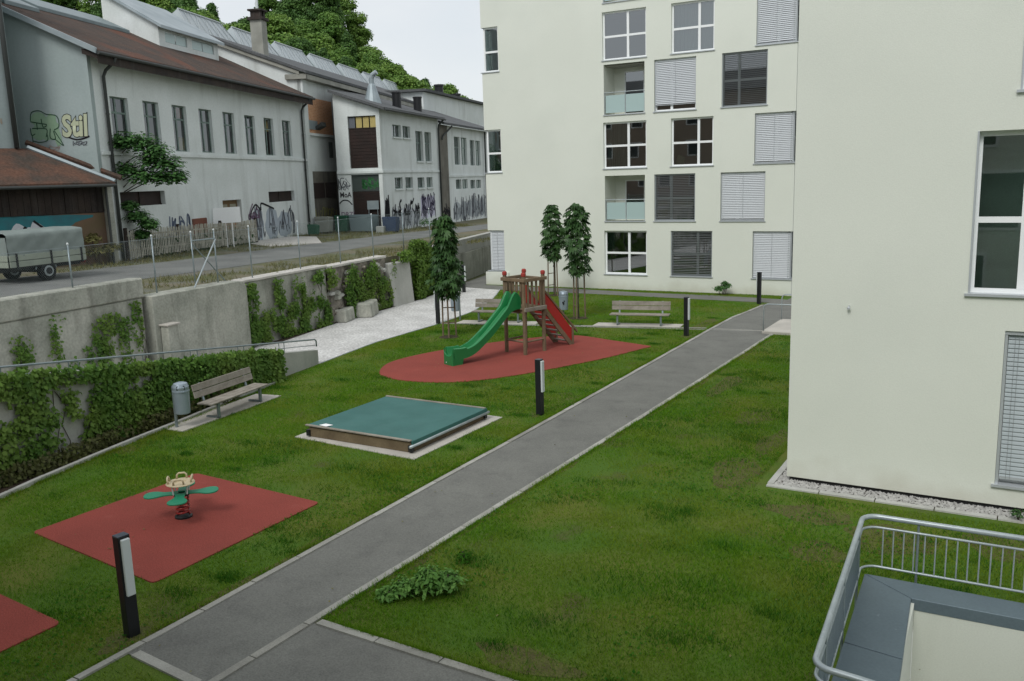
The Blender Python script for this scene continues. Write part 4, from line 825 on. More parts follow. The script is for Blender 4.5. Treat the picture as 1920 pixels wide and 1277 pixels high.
letters(F3, 'DRZL', lambda u, z, d: (-d, 3.55 - u, z), .0, 3.5, .5, INKP, None, sx=1.0, bold=.005)
obj('graffiti', scribble(62, 2.65, 3.6, 5.5, 6.4, 5, .05, lambda p, q: ts(p, q, .004)), INKG, F3)
tf3 = lambda u, z, d=.008: (u, -d, z)
for i, u in enumerate((2.2, 3.7, 5.3, 6.9)): obj('graffiti', blob(90 + i, u, 3.15, .85, .85, lambda a, b, q=.003 + .001 * i: tf3(a, b, q)), mat('paint_chrome', (.50, .53, .57)), F3)
obj('graffiti', scribble(63, .1, 1.0, 2.6, 5.0, 8, .16, lambda p, q: tf3(p, q)), INK, F3)
obj('graffiti', scribble(64, 1.4, 7.8, 2.0, 4.2, 24, .10, lambda p, q: tf3(p, q)), INKG, F3); obj('graffiti', scribble(65, 1.8, 7.6, 3.4, 4.6, 14, .15, lambda p, q: tf3(p, q, .012), False), INK, F3)
obj('graffiti', MB().add([tf3(*p, .004) for p in ((8.0, 2.7), (11.6, 3.0), (11.7, 4.7), (8.1, 4.6))], [(0, 1, 2, 3)]), PAINTL, F3); obj('graffiti', scribble(66, 8.0, 11.8, 2.8, 4.9, 16, .11, lambda p, q: tf3(p, q, .010)), mat('paint_dark_violet', (.06, .05, .10)), F3)
obj('drainpipe', MB().tube([(13.2, -.62, 11.2), (13.2, -.2, 10.8), (13.2, -.14, 10.5), (13.2, -.14, 1.6)], .09, 8), DPIPE, F3, smooth=True)
F4 = thing('factory_building', 'far end of the grey factory annex, with two pairs of tall windows', 'building', (*CO, 0), CA)
up4 = [(18.5, 20.3, 7.4, 10.0), (20.7, 22.6, 7.4, 10.0), (23.7, 25.3, 7.35, 9.85), (25.7, 27.4, 7.35, 9.85)]; lw4 = [(18.6, 20.3, 5.1, 6.0), (20.7, 22.4, 5.1, 6.0), (23.4, 25.1, 5.05, 5.9), (25.5, 27.2, 5.05, 5.9)]
obj('front_wall', wallmesh(MB(), 13.9, 32, .5, 10.9, up4 + lw4, .3, lambda u, d, z: (u, d + .15, z)), FACT, F4); obj('wall_strip', MB().box(13.62, 16.2, .04, .149, .5, 10.9), FACTD, F4)
obj('band', MB().box(16.2, 32, .05, .149, 6.25, 6.42), FACT, F4)
r4 = obj('roof', MB().hexa([(13.75, -.5, 10.85), (32, -.5, 10.85), (32, 6.5, 13.2), (13.75, 6.5, 13.2)], [(13.75, -.5, 11.05), (32, -.5, 11.05), (32, 6.5, 13.4), (13.75, 6.5, 13.4)]), ROOFG, F4)
for h in up4 + lw4:
    w = fwin(F4, lambda u, d, z: (u, d + .15, z), *h, .2, trans=None if h[3] < 7 else .62, mull=.5); obj('dark_room_panel', MB().box(h[0], h[1], .7, .75, h[2], h[3]), SHADOWBOX, w)
for i, u in enumerate((18.6, 20.8, 23, 25.2, 27.4)): obj('graffiti', blob(95 + i, u, 3.1, 1.25, .95, lambda a, b, q=.146 - .001 * i: (a, q, b)), mat('paint_dull_grey', (.40, .44, .46)), F4)
obj('graffiti', scribble(71, 17.5, 29, 2.0, 4.4, 34, .12, lambda p, q: (p, .14, q)), INKG, F4); obj('graffiti', scribble(72, 13.9, 16.0, 2.4, 4.4, 8, .18, lambda p, q: (p, .03, q), False), INK, F4)
obj('drainpipe', MB().tube([(16.3, -.4, 10.8), (14.5, -.1, 9.9), (14.2, -.1, 9.6)], .08, 8), DPIPE, F4); obj('drainpipe', MB().tube([(28.4, -.1, 10.8), (28.4, -.1, 1)], .09, 8), DPIPE, F4)
F5 = thing('factory_building', 'white plastered factory block with a dark roof edge rising behind the annex', 'building', (*CO, 0), CA)
obj('wall', MB().hexa([(28.7, 6.6, 1), (58, 6.6, 1), (58, 16, 1), (28.7, 16, 1)], [(28.7, 6.6, 15.25), (58, 6.6, 15.45), (58, 16, 15.45), (28.7, 16, 15.25)]), FACT, F5)
obj('roof', MB().hexa([(28.2, 6.1, 15.27), (58.4, 6.1, 15.47), (58.4, 16.4, 15.47), (28.2, 16.4, 15.27)], [(28.2, 6.1, 15.52), (58.4, 6.1, 15.72), (58.4, 16.4, 15.72), (28.2, 16.4, 15.52)]), ROOFG, F5)
for x, zt_ in ((36.5, 16.7), (43, 16.2)): obj('vent_stack', MB().lathe([(.5, 15.4), (.5, zt_ - .2), (.58, zt_ - .2), (.58, zt_)], 10, (x, 7.4)), BLACK, F5)

# shed and left building
SO, SA = (-37.25, 19.7), R(84)
SH = thing('timber_shed', 'low shed with brown tiles, dark timber boarding and a painted wall behind the trailer', 'shed', (*SO, 0), SA)
obj('lower_wall', MB().box(-9, 6.35, 0, .3, 2.0, 5.08), BROWNP, SH)
for i in range(52):
    x = -9 + i * .295; obj('board', MB().box(x, x + .28, -.05 + rnd.uniform(-.012, .012), .02, 5.10, 6.35), WOODD, SH)
obj('wall_core', MB().box(-9, 6.3, .03, .3, 5.09, 6.4), WOODD, SH)
obj('roof', MB().hexa([(-9.5, -.75, 6.28), (6.6, -.75, 6.28), (4.2, 2.0, 7.85), (-9.5, 2.0, 7.85)], [(-9.5, -.75, 6.42), (6.6, -.75, 6.42), (4.2, 2.0, 8.0), (-9.5, 2.0, 8.0)]), TILE2, SH)
obj('gutter', MB().tube([(-9.5, -.8, 6.28), (6.6, -.8, 6.28)], .07, 8), DPIPE, SH)
obj('ridge_flashing', MB().tube([(6.62, -.7, 6.46), (4.25, 2.0, 8.05)], .11, 6), METALR, SH); obj('ridge_flashing', MB().tube([(7.3, -.1, 6.6), (4.5, 2.6, 8.3)], .13, 6), TILE2, SH)
obj('corner_post', MB().box(6.36, 6.62, -.35, .3, 2.0, 6.3), CONC, SH); obj('drainpipe', MB().tube([(6.3, -.42, 6.25), (6.3, -.42, 2.4)], .06, 8), DPIPE, SH)
tsx = lambda u, z, d=.006: (u, -d, z)
obj('graffiti', MB().add([tsx(*p, .004) for p in catmull([(-9, 3.9), (-9, 5.05), (4.8, 5.05), (4.95, 4.7), (4.2, 4.4), (3.4, 4.6), (2.5, 4.2), (0, 4.2), (-1, 3.9)], 4)], [tuple(range(36))]), TEAL, SH)
for k, pts in enumerate(([(-.6, 3.8), (-.7, 4.85), (1.2, 4.9), (1.9, 4.3), (2.4, 4.8), (2.9, 4.55), (3.2, 4.85), (4.0, 4.1), (3.9, 3.6)],)): obj('graffiti', MB().add([tsx(*p, .010) for p in catmull(pts, 4)], [tuple(range(4 * len(pts)))]), PAINTW, SH)
mb = MB(); ribbon(mb, catmull([(1.9, 4.35), (2.2, 4.3), (2.6, 4.45), (2.75, 4.6), (2.8, 4.35)], 4, False), .10, lambda a, b: tsx(a, b, .016)); ribbon(mb, catmull([(3.15, 4.85), (3.5, 4.55), (3.9, 4.2)], 4, False), .10, lambda a, b: tsx(a, b, .016)); obj('graffiti', mb, INK, SH)
for u, z in ((2.9, 4.55), (5.0, 4.15)): obj('graffiti', blob(int(u * 10), u, z, .08, .08, lambda a, b: tsx(a, b, .012), 8), PAINTW, SH)
LB = thing('factory_building', 'leftmost grey green factory building above the tiled shed, with a black drainpipe', 'building', (*SO, 0), SA)
obj('front_wall', wallmesh(MB(), -14, 3.95, 2, 18, [(.9, 2.35, 8.35, 10.3), (.9, 2.35, 12.2, 14.4)], .2, lambda u, d, z: (u, d + 2.05, z)), FACTB, LB)
obj('side_wall', MB().box(3.8, 3.949, 2.06, 9, 2, 18), FACTB, LB)
for z0, z1 in ((8.35, 10.3), (12.2, 14.4)):
    w = window(LB, lambda u, d, z: (u, d + 2.05, z), .9, 2.35, z0, z1, .1, 'plain', mull=.5, trans=.6); obj('blind_sheet', MB().box(.95, 2.3, 2.25, 2.28, z0 + .05, z1 - .05), FRAME, w); obj('sill', MB().box(.8, 2.6, 1.9, 2.049, z0 - .16, z0 - .045), CORN, w)
obj('drainpipe', MB().tube([(3.75, 1.9, 18), (3.75, 1.9, 8.0)], .11, 8), DPIPE, LB, smooth=True)
obj('graffiti', scribble(81, 2.75, 3.3, 8.9, 9.7, 3, .05, lambda a, b: (a, 2.042, b)), mat('paint_faded_orange', (.40, .33, .26)), LB)

# ------------------------------------------------------------------ things in the yard
def onyard(x, y): return (x, y, yz(x, y))
def wheel(par, x, y, z, r_, wdt, name='wheel'):
    w = obj(name, MB().tube([(x, y - wdt / 2, z), (x, y + wdt / 2, z)], r_, 20), TYRE, par, .03)
    obj('rim', MB().tube([(x, y - wdt / 2 - .02, z), (x, y - wdt / 2 + .03, z)], r_ * .56, 16), STEELL, w); obj('hub', MB().tube([(x, y - wdt / 2 - .05, z), (x, y - wdt / 2, z)], r_ * .36, 12), BLACK, w)
TR = thing('trailer', 'single axle trailer with a grey green tarpaulin cover parked by the painted shed', 'trailer', onyard(-31.55, 18.4), R(98))
nx_, ny_ = 28, 22; vs = []
for j in range(ny_ + 1):                       # cover draped over three bows: side, top, side
    q = j / ny_
    for i in range(nx_ + 1):
        x = 3.35 * i / nx_; sag = .055 * abs(math.sin(math.pi * x / 1.1)) + .02 * math.sin(x * 7 + q * 5); wr = .014 * math.sin(x * 19 + q * 13) + .012 * math.sin(x * 8 - q * 31)
        if q < .3: y, z = -.03 + .06 * (q / .3) + wr, 1.0 + .84 * (q / .3) - sag * q * .6
        elif q > .7: y, z = 2.13 - .06 * ((1 - q) / .3) + wr, 1.0 + .84 * ((1 - q) / .3) - sag * (1 - q) * .6
        else: t_ = (q - .3) / .4; y, z = .03 + 2.04 * t_, 1.84 + .05 * math.sin(math.pi * t_) - sag * (.18 + .6 * math.sin(math.pi * t_)) + wr * .6
        vs.append((x, y, z + .05 * x / 3.35))
mb = MB(); mb.add(vs, [(j * (nx_ + 1) + i, j * (nx_ + 1) + i + 1, (j + 1) * (nx_ + 1) + i + 1, (j + 1) * (nx_ + 1) + i) for j in range(ny_) for i in range(nx_)]); obj('tarpaulin', mb, TRAILERC, TR, smooth=True)
obj('tarpaulin_end', MB().add([(3.35, 0, 1.0), (3.35, 2.1, 1.0), (3.35, 2.07, 1.88), (3.35, .03, 1.88)], [(0, 1, 2, 3)]), TRAILERC, TR)
obj('tarpaulin_flap', MB().hexa([(-.03, .0, 1.0), (-.003, 0, 1.0), (-.003, 2.1, 1.0), (-.03, 2.1, 1.0)], [(-.01, .05, 1.7), (-.002, .05, 1.7), (-.002, 2.05, 1.7), (-.01, 2.05, 1.7)]), TRAILERC, TR)
for z in (.62, .85):
    for y0, y1 in ((-.045, -.005), (2.105, 2.145)): obj('side_board', MB().box(0, 3.35, y0, y1, z, z + .21), TRAILERB, TR, .008)
    for x0, x1 in ((-.07, -.035), (3.355, 3.39)): obj('end_board', MB().box(x0, x1, -.005, 2.105, z, z + .21), TRAILERB, TR, .008)
for x in (.25, 1.72, 3.1): obj('board_latch', MB().box(x, x + .07, -.075, -.046, .55, 1.12), BLACK, TR)
obj('chassis', MB().box(-.3, 3.35, .3, .42, .45, .60).box(-.3, 3.35, 1.7, 1.82, .45, .60).box(0, 3.3, 0, 2.1, .56, .615).box(1.55, 1.75, .1, 2.0, .3, .42), BLACK, TR); obj('drawbar', MB().tube([(-.3, .4, .5), (-1.6, 1.05, .48), (-.3, 1.75, .5)], .05, 8), BLACK, TR)
for y in (.14, 1.96): wheel(TR, 1.62, y, .36, .36, .24)
obj('mudguard', MB().tube([(1.62 + .46 * math.cos(q), .14, .36 + .46 * math.sin(q)) for q in np.linspace(.2, 2.94, 9)], .03, 6), STEEL, TR)
obj('tail_lamp', MB().box(3.391, 3.41, .1, .3, .5, .58), REDP, TR)
def cont(name, label, cat, x, y, sx, sy, sz, ma, rz=106, lidm=None):
    c = thing(name, label, cat, onyard(x, y), R(rz)); obj('body', MB().hexa([(-sx * .9, -sy * .85, .1), (sx * .9, -sy * .85, .1), (sx * .9, sy, .1), (-sx * .9, sy, .1)], [(-sx, -sy, sz), (sx, -sy, sz), (sx, sy, sz), (-sx, sy, sz)]), ma, c, .02)
    obj('lid', MB().hexa([(-sx * 1.03, -sy * 1.05, sz + .003), (sx * 1.03, -sy * 1.05, sz + .003), (sx * 1.03, sy * 1.03, sz + .003), (-sx * 1.03, sy * 1.03, sz + .003)], [(-sx, -sy * .9, sz + .12), (sx, -sy * .9, sz + .12), (sx, sy, sz + .2), (-sx, sy, sz + .2)]), lidm or ma, c, .02)
    for x_ in (-sx * .7, sx * .7):
        for y_ in (-sy * .6, sy * .7): obj('castor', MB().tube([(x_ - .03, y_, .06), (x_ + .03, y_, .06)], .06, 8), BLACK, c)
    return c
cont('waste_container', 'pale grey waste container standing against the brown factory wall', 'container', -45.2, 50.2, .55, .5, 1.05, mat('container_grey', (.30, .31, .28)), 200)
cont('waste_container', 'dark green waste container next to the pale grey one', 'container', -44.6, 51.6, .5, .45, 1.1, mat('container_green', (.02, .085, .05)), 200)
cont('waste_container', 'low teal green wheelie bin by the drainpipe of the window wing', 'container', -43.6, 47.3, .33, .33, .62, mat('container_teal', (.02, .10, .055)), 200)
cont('waste_container', 'large blue grey skip below the dark factory door', 'container', -43.4, 52.6, .95, .6, 1.15, mat('container_blue', (.15, .20, .215)), 196)
cont('waste_container', 'dark blue container at the annex corner under the graffiti', 'container', -41.3, 53.2, .55, .4, 1.0, mat('container_navy', (.03, .05, .10)), 196)
tag(obj('carton', MB().box(-.3, .3, -.22, .22, 0, .5), mat('carton_grey', (.36, .38, .36)), None, .02, loc=onyard(-41.6, 52.3), rz=R(20)), 'small pale box on the ground beside the navy container', 'box')
tag(obj('metal_sign', MB().box(-.45, .45, -.02, .02, 1.7, 2.35).tube([(-.35, 0, 0), (-.35, 0, 1.75)], .025, 6).tube([(.35, 0, 0), (.35, 0, 1.75)], .025, 6), METALR, None, loc=onyard(-43.0, 53.3), rz=R(20)), 'blank grey metal sign in front of the dark brown factory door', 'sign')
bw = onyard(-39.8, 36.1)
tag(obj('white_board', MB().hexa([(-.76, 0, 1.38), (.76, 0, 1.42), (.76, .04, 1.42), (-.76, .04, 1.38)], [(-.74, .10, 2.26), (.74, .10, 2.30), (.74, .14, 2.30), (-.74, .14, 2.26)]).tube([(-.1, .06, 0), (-.1, .06, 1.5)], .04, 6).tube([(.25, .06, 0), (.25, .06, 1.5)], .04, 6), PAPER, None, loc=bw, rz=R(47)), 'blank white board on two legs standing behind the picket fence', 'board')
tag(obj('rusty_box', MB().box(-.8, .8, -.35, .35, .4, 1.72), mat('rust_red', (.22, .085, .055), (.16, .07, .05)), None, .03, loc=onyard(-40.3, 34.2), rz=R(111)), 'rust red box behind the picket fence left of the white board', 'box')
# ================================================================== BOLLARD LIGHTS
def bollard(x, y, rz, label):
    t = thing('bollard_light', label, 'bollard light', (x, y, 0), rz, 'black bollard lights along the paths')
    obj('body', MB().box(-.075, .075, -.085, .085, -.05, 1.47), BLACK, t, .006); obj('light_panel', MB().box(.0765, .125, -.062, .062, .62, 1.44), OPAL, t, .010); obj('top_plate', MB().box(-.073, .073, -.083, .083, 1.471, 1.478), mat('bollard_top', (.04, .05, .07), rough=.35), t)
bollard(-10.42, 7.10, R(-8), 'black bollard light with white panel at the path corner kerb near the square mat')
bollard(-10.66, 19.54, R(-4), 'black bollard light with white panel between sandbox and main path')
bollard(-10.90, 31.63, R(-4), 'black bollard light with white panel beside the bench slab kerb')
bollard(-10.50, 40.50, R(170), 'black bollard light where the lawn meets the crossing path, panel turned away')
bollard(-21.65, 30.77, R(196), 'black bollard light with panel facing the gravel beside the staked tree')
bollard(-26.37, 40.05, R(10), 'black bollard light on the far gravel in front of the ivy hedge')

# ================================================================== BENCHES
def bench(x, y, rz, label, slabpoly):
    t = thing('park_bench', label, 'bench', (x, y, 0), rz, 'wooden park benches with steel legs')     # local: faces -y
    hw = 1.2
    for i, y0 in enumerate((-.24, -.07, .10)): obj('seat_plank', MB().box(-hw, hw, y0, y0 + .155, .445, .485), WOOD, t, .006)
    for i in range(2):
        z0 = .60 + i * .185; dy = i * .045; mb = MB(); mb.hexa([(-hw, .285 + dy, z0), (hw, .285 + dy, z0), (hw, .32 + dy, z0), (-hw, .32 + dy, z0)], [(-hw, .325 + dy, z0 + .165), (hw, .325 + dy, z0 + .165), (hw, .36 + dy, z0 + .165), (-hw, .36 + dy, z0 + .165)]); obj('backrest_plank', mb, WOOD, t, .006)
    for sx in (-.88, .88):
        mb = MB(); mb.box(sx - .035, sx + .035, -.20, -.13, .03, .40).box(sx - .035, sx + .035, -.20, .30, .40, .443).box(sx - .035, sx + .035, -.20, .24, .03, .075); obj('leg', mb, STEEL, t, .004)
        mb = MB(); mb.hexa([(sx - .03, .27, .445), (sx + .03, .27, .445), (sx + .03, .31, .445), (sx - .03, .31, .445)], [(sx - .03, .402, .96), (sx + .03, .402, .96), (sx + .03, .42, .96), (sx - .03, .42, .96)]); obj('back_support', mb, STEEL, t)
    s = struct(obj('bench_slab', MB().prism(slabpoly, -.05, .028), SLAB))
    return t
bench(-18.62, 16.60, R(98.5 + 0), 'wooden bench with steel legs in front of the ivy wall', [(-18.20, 14.45), (-18.58, 18.30), (-19.45, 18.15), (-19.02, 14.42)])
bench(-13.40, 33.18, R(12), 'wooden bench with steel legs on the slab facing the red play surface', [(-15.15, 32.35), (-11.70, 33.12), (-11.82, 33.98), (-15.25, 33.2)])
bench(-19.3, 31.98, R(12), 'wooden bench partly behind the green slide, on the slab near the gravel', [(-20.95, 31.03), (-17.5, 31.80), (-17.65, 32.62), (-21.05, 31.85)])

# ================================================================== LITTER BINS
def litter_bin(x, y, rz, label):
    t = thing('litter_bin', label, 'litter bin', (x, y, 0), rz, 'round grey steel litter bins on posts')
    obj('post', MB().box(-.24, -.19, -.03, .03, -.05, 1.12), STEEL, t); obj('bin_body', MB().lathe([(.165, .40), (.185, .42), (.20, .98), (.205, 1.0), (.20, 1.02)], 20), BIN, t, smooth=False)
    obj('rim_band', MB().lathe([(.212, .97), (.212, 1.005)], 20), BIN, t); obj('hood', MB().lathe([(.20, 1.021), (.205, 1.10), (.17, 1.19), (.08, 1.22)], 20), BIN, t)
    for a in (-60, 60): obj('opening', MB().hexa([(.214 * math.cos(R(a + q)), .214 * math.sin(R(a + q)), 1.05) for q in (-28, 28)] + [(.12 * math.cos(R(a + q)), .12 * math.sin(R(a + q)), 1.05) for q in (28, -28)], [(.200 * math.cos(R(a + q)), .200 * math.sin(R(a + q)), 1.15) for q in (-28, 28)] + [(.12 * math.cos(R(a + q)), .12 * math.sin(R(a + q)), 1.145) for q in (28, -28)]), BLACK, t)
    return t
litter_bin(-18.45, 14.72, R(20), 'round grey litter bin on a post beside the ivy wall bench')
b2 = litter_bin(-17.1, 33.7, R(-60), 'round grey litter bin behind the play tower stairs, with a dark pictogram')
for k, (u, z, ru, rz_) in enumerate([(.02, .80, .03, .03), (-.01, .70, .035, .08), (-.05, .74, .02, .05)]): obj('pictogram', blob(k, u, z, ru, rz_, lambda a, b: (.212 * math.cos(a / .2), .212 * math.sin(a / .2), b), 8), INK, b2)
litter_bin(-21.5, 31.9, R(190), 'round grey litter bin behind the staked tree at the gravel edge')

# ================================================================== PLAY TOWER WITH SLIDE
TW = thing('play_tower', 'wooden play tower with green slide, red capped posts and red panelled stairs', 'play tower', (-15.11, 26.75, 0), R(-16.5))
h = .47; pz_ = 1.66
for sx in (-1, 1):
    for sy in (-1, 1):
        p_ = obj('post', MB().box(sx * h - .058, sx * h + .058, sy * h - .058, sy * h + .058, -.05, 2.74), WOODP, TW, .02)
        obj('post_cap', MB().lathe([(.075, 2.741), (.082, 2.77), (.082, 2.84), (.055, 2.875)], 8, (sx * h, sy * h)), mat('cap_red', (.34, .05, .04)), p_)
for i in range(5): obj('deck_plank', MB().box(-h + .06, h - .06, -h + i * .19, -h + i * .19 + .18, pz_ - .08, pz_ - .03), WOODP, TW)
for sy in (-1, 1): obj('deck_beam', MB().box(-h - .02, h + .02, sy * h * 1.0 - .03 - sy * .09, sy * h + .03 - sy * .09, pz_ - .22, pz_ - .085), WOODP, TW, .01)
obj('deck_edge', MB().box(h + .062, h + .12, -h - .06, h + .06, pz_ - .14, pz_ + .0), WOOD, TW, .01); obj('deck_edge', MB().box(-h - .12, -h - .062, -h - .06, h + .06, pz_ - .14, pz_ + .0), WOOD, TW, .01)
for sx in (-1, 1):
    obj('top_rail', MB().box(sx * h - .03 + sx * .085, sx * h + .03 + sx * .085, -h - .10, h + .10, 2.55, 2.67), WOODP, TW, .01); obj('lower_bar', MB().tube([(sx * h, -h, .46), (sx * h, h, .46)], .035, 8), WOODP, TW)
    for i in range(4): y = -h + .165 + i * .205; obj('baluster', MB().box(sx * h - .02 + sx * .03, sx * h + .02 + sx * .03, y - .045, y + .045, pz_ - .02, 2.56), WOODP, TW, .006)
obj('top_rail', MB().box(-h - .10, h + .10, -h - .115, -h - .06, 2.55, 2.67), WOODP, TW, .01); obj('lower_bar', MB().tube([(-h, -h, .46), (h, -h, .46)], .035, 8), WOODP, TW)
for i in range(5): x = -h + .12 + i * .175; obj('baluster', MB().box(x - .038, x + .038, -h - .05, -h - .015, 2.22, 2.56), WOODP, TW, .006)
obj('top_rail', MB().box(-h + .06, h - .06, h - .02, h + .03, 2.55, 2.64), WOODP, TW, .01)
for sx in (-1, 1): obj('red_panel', MB().box(sx * .36 - .09, sx * .36 + .09, h - .02, h + .01, pz_, 2.3), REDP, TW)
# slide, running towards -y
prof = catmull([(-.40, 1.69), (-.62, 1.69), (-.85, 1.60), (-1.15, 1.34), (-1.65, .90), (-2.2, .50), (-2.55, .345), (-2.85, .30), (-3.2, .32)], 5, False)
def usec(y, z, sh):   # U section with thick rounded rims
    hw, t_ = .235, .055
    return [(-hw - .03, z - .09), (-hw - .045, z + sh - .02), (-hw - .02, z + sh), (-hw + t_ - .01, z + sh), (-hw + t_ + .01, z + sh - .03), (-hw + t_ + .03, z + .04), (-hw + .14, z), (hw - .14, z), (hw - t_ - .03, z + .04), (hw - t_ - .01, z + sh - .03), (hw - t_ + .01, z + sh), (hw + .02, z + sh), (hw + .045, z + sh - .02), (hw + .03, z - .09)]
rings = []; n_ = len(prof)
for i, (y, z) in enumerate(prof):
    f = i / (n_ - 1); sh = .22 + .30 * (.5 + .5 * math.cos(math.pi * min(1, abs(f - .13) / .20))) + (.06 if f > .8 else 0)
    rings.append([(x, y, zz) for x, zz in usec(y, z, sh)])
sm = MB(); k = len(rings[0]); sm.add([p for r_ in rings for p in r_], [(i * k + j, i * k + (j + 1) % k, (i + 1) * k + (j + 1) % k, (i + 1) * k + j) for i in range(n_ - 1) for j in range(k)] + [tuple(range(k))[::-1], tuple(range((n_ - 1) * k, n_ * k))])
sl_o = obj('slide', sm, SLIDE, TW, smooth=True)
md = sl_o.modifiers.new('edge', 'EDGE_SPLIT'); md.split_angle = R(50)
obj('slide_foot', MB().hexa([(-.25, -3.25, -.02), (.25, -3.25, -.02), (.25, -2.86, -.02), (-.25, -2.86, -.02)], [(-.265, -3.26, .26), (.265, -3.26, .26), (.265, -2.80, .24), (-.265, -2.80, .24)]), SLIDE, sl_o, .03)
fl = []
for q in np.linspace(0, math.pi, 11): fl.append((-.272 * math.cos(q), .57 - .25 * math.sin(q)))
mb = MB(); pts = [(-.272, .0)] + fl + [(.272, .0)]; mb.hexa([(x, -3.22, z) for x, z in pts], [(x, -3.275, z) for x, z in pts]); obj('slide_front', mb, SLIDE, sl_o, .01)
obj('bolt', MB().tube([(-.12, -3.275, .1), (-.12, -3.285, .1)], .022, 8), OPAL, sl_o)
th_ = R(-7.0); sl_o.rotation_euler.z = th_; sl_o.location = (0 - .5 * math.sin(th_), -.5 + .5 * math.cos(th_), 0)
# stairs towards +y
y0, y1 = h + .04, 2.05
for sx in (-1, 1):
    st_ = obj('stringer', MB().hexa([(sx * .40 - .025, y0, pz_ - .22), (sx * .40 + .025, y0, pz_ - .22), (sx * .40 + .025, y1 - .18, -.02), (sx * .40 - .025, y1 - .18, -.02)], [(sx * .40 - .025, y0, pz_ - .02), (sx * .40 + .025, y0, pz_ - .02), (sx * .40 + .025, y1 + .05, -.02), (sx * .40 - .025, y1 + .05, -.02)]), WOODP, TW)
    obj('red_panel', MB().hexa([(sx * .405 - .010, y0 + .04, pz_ - .0), (sx * .405 + .010, y0 + .04, pz_ - .0), (sx * .405 + .010, y1 - .10, .12), (sx * .405 - .010, y1 - .10, .12)], [(sx * .405 - .010, y0 + .04, pz_ + .52), (sx * .405 + .010, y0 + .04, pz_ + .52), (sx * .405 + .010, y1 - .10, .62), (sx * .405 - .010, y1 - .10, .62)]), REDP, TW)
    obj('stair_rail', MB().hexa([(sx * .41 - .03, y0 - .02, pz_ + .53), (sx * .41 + .03, y0 - .02, pz_ + .53), (sx * .41 + .03, y1 + .2, .42), (sx * .41 - .03, y1 + .2, .42)], [(sx * .41 - .03, y0 - .02, pz_ + .62), (sx * .41 + .03, y0 - .02, pz_ + .62), (sx * .41 + .03, y1 + .2, .51), (sx * .41 - .03, y1 + .2, .51)]), WOODP, TW)
    obj('stair_post', MB().box(sx * .41 - .035, sx * .41 + .035, y1 - .09, y1 - .01, -.03, .66), WOODP, TW)
for i in range(7):
    f = (i + .6) / 7.2; obj('tread', MB().box(-.375, .375, y0 + (y1 - y0) * f - .09, y0 + (y1 - y0) * f + .07, (pz_ - .12) * (1 - f) + .0, (pz_ - .12) * (1 - f) + .035), WOOD, TW)

# ================================================================== SANDBOX
SB = thing('sandbox', 'square timber sandbox covered with a dark green tarpaulin on a concrete slab', 'sandbox', (-13.30, 17.0, 0), R(-.6))
q = 1.55
for nm, a in (('x', (-q, q, -q, -q + .12)), ('x', (-q, q, q - .12, q)), ('y', (-q, -q + .12, -q + .121, q - .121)), ('y', (q - .12, q, -q + .121, q - .121))): obj('side_beam', MB().box(*a, .02, .27), WOODB, SB, .015)
for sx in (-1, 1):
    for sy in (-1, 1): obj('corner_bracket', MB().box(sx * q - .05, sx * q + .05, sy * q - .05, sy * q + .05, .05, .2), BLACK, SB)
g_ = 44; vs = []
for j in range(g_ + 1):
    for i in range(g_ + 1):
        x = -q - .07 + (2 * q + .12) * i / g_; y = -q - .02 + (2 * q + .04) * j / g_; e = min(i, j, g_ - i, g_ - j) / (g_ / 2)
        vs.append((x, y, .305 - .03 * min(1, e * 1.6) + min(1, e * 4) * (.016 * float(fbm(x * 1.7 + 9, y * 1.7 + 4, 2)) + .010 * math.sin(x * 5 + y * 2.2 + 3 * float(vnoise(x * 1.3 + 7, y * 1.3 + 3, 5))))))
mb = MB(); mb.add(vs, [(j * (g_ + 1) + i, j * (g_ + 1) + i + 1, (j + 1) * (g_ + 1) + i + 1, (j + 1) * (g_ + 1) + i) for j in range(g_) for i in range(g_)]); cv = obj('tarpaulin', mb, TARP, SB, smooth=True)
mb = MB(); mb.hexa([(q + .045, -q - .02, .16), (q + .075, -q - .02, .16), (q + .075, q + .04, .16), (q + .045, q + .04, .16)], [(q + .03, -q - .02, .302), (q + .06, -q - .02, .302), (q + .06, q + .04, .302), (q + .03, q + .04, .302)]); obj('tarpaulin_edge', mb, TARP, cv)
obj('cover_rod', MB().tube([(q + .06, -q - .12, .19), (q + .06, q + .12, .19)], .035, 10), STEELL, SB, smooth=True)
for sy in (-1, 1): obj('cover_batten', MB().box(-q - .08, q + .02, sy * q - .03 - .02 * (sy < 0), sy * q + .03 + .02 * (sy > 0), .292, .325), WOOD, SB, .006)
obj('notice', MB().hexa([(-1.25, -1.50, .33), (-1.0, -1.53, .33), (-.97, -1.32, .315), (-1.22, -1.30, .315)], [(-1.25, -1.50, .334), (-1.0, -1.53, .334), (-.97, -1.32, .319), (-1.22, -1.30, .319)]), PAPER, SB)
struct(obj('sandbox_slab', MB().prism([(-15.20, 15.30), (-11.44, 15.10), (-11.42, 18.90), (-15.18, 19.05)], -.05, .020), SLAB))

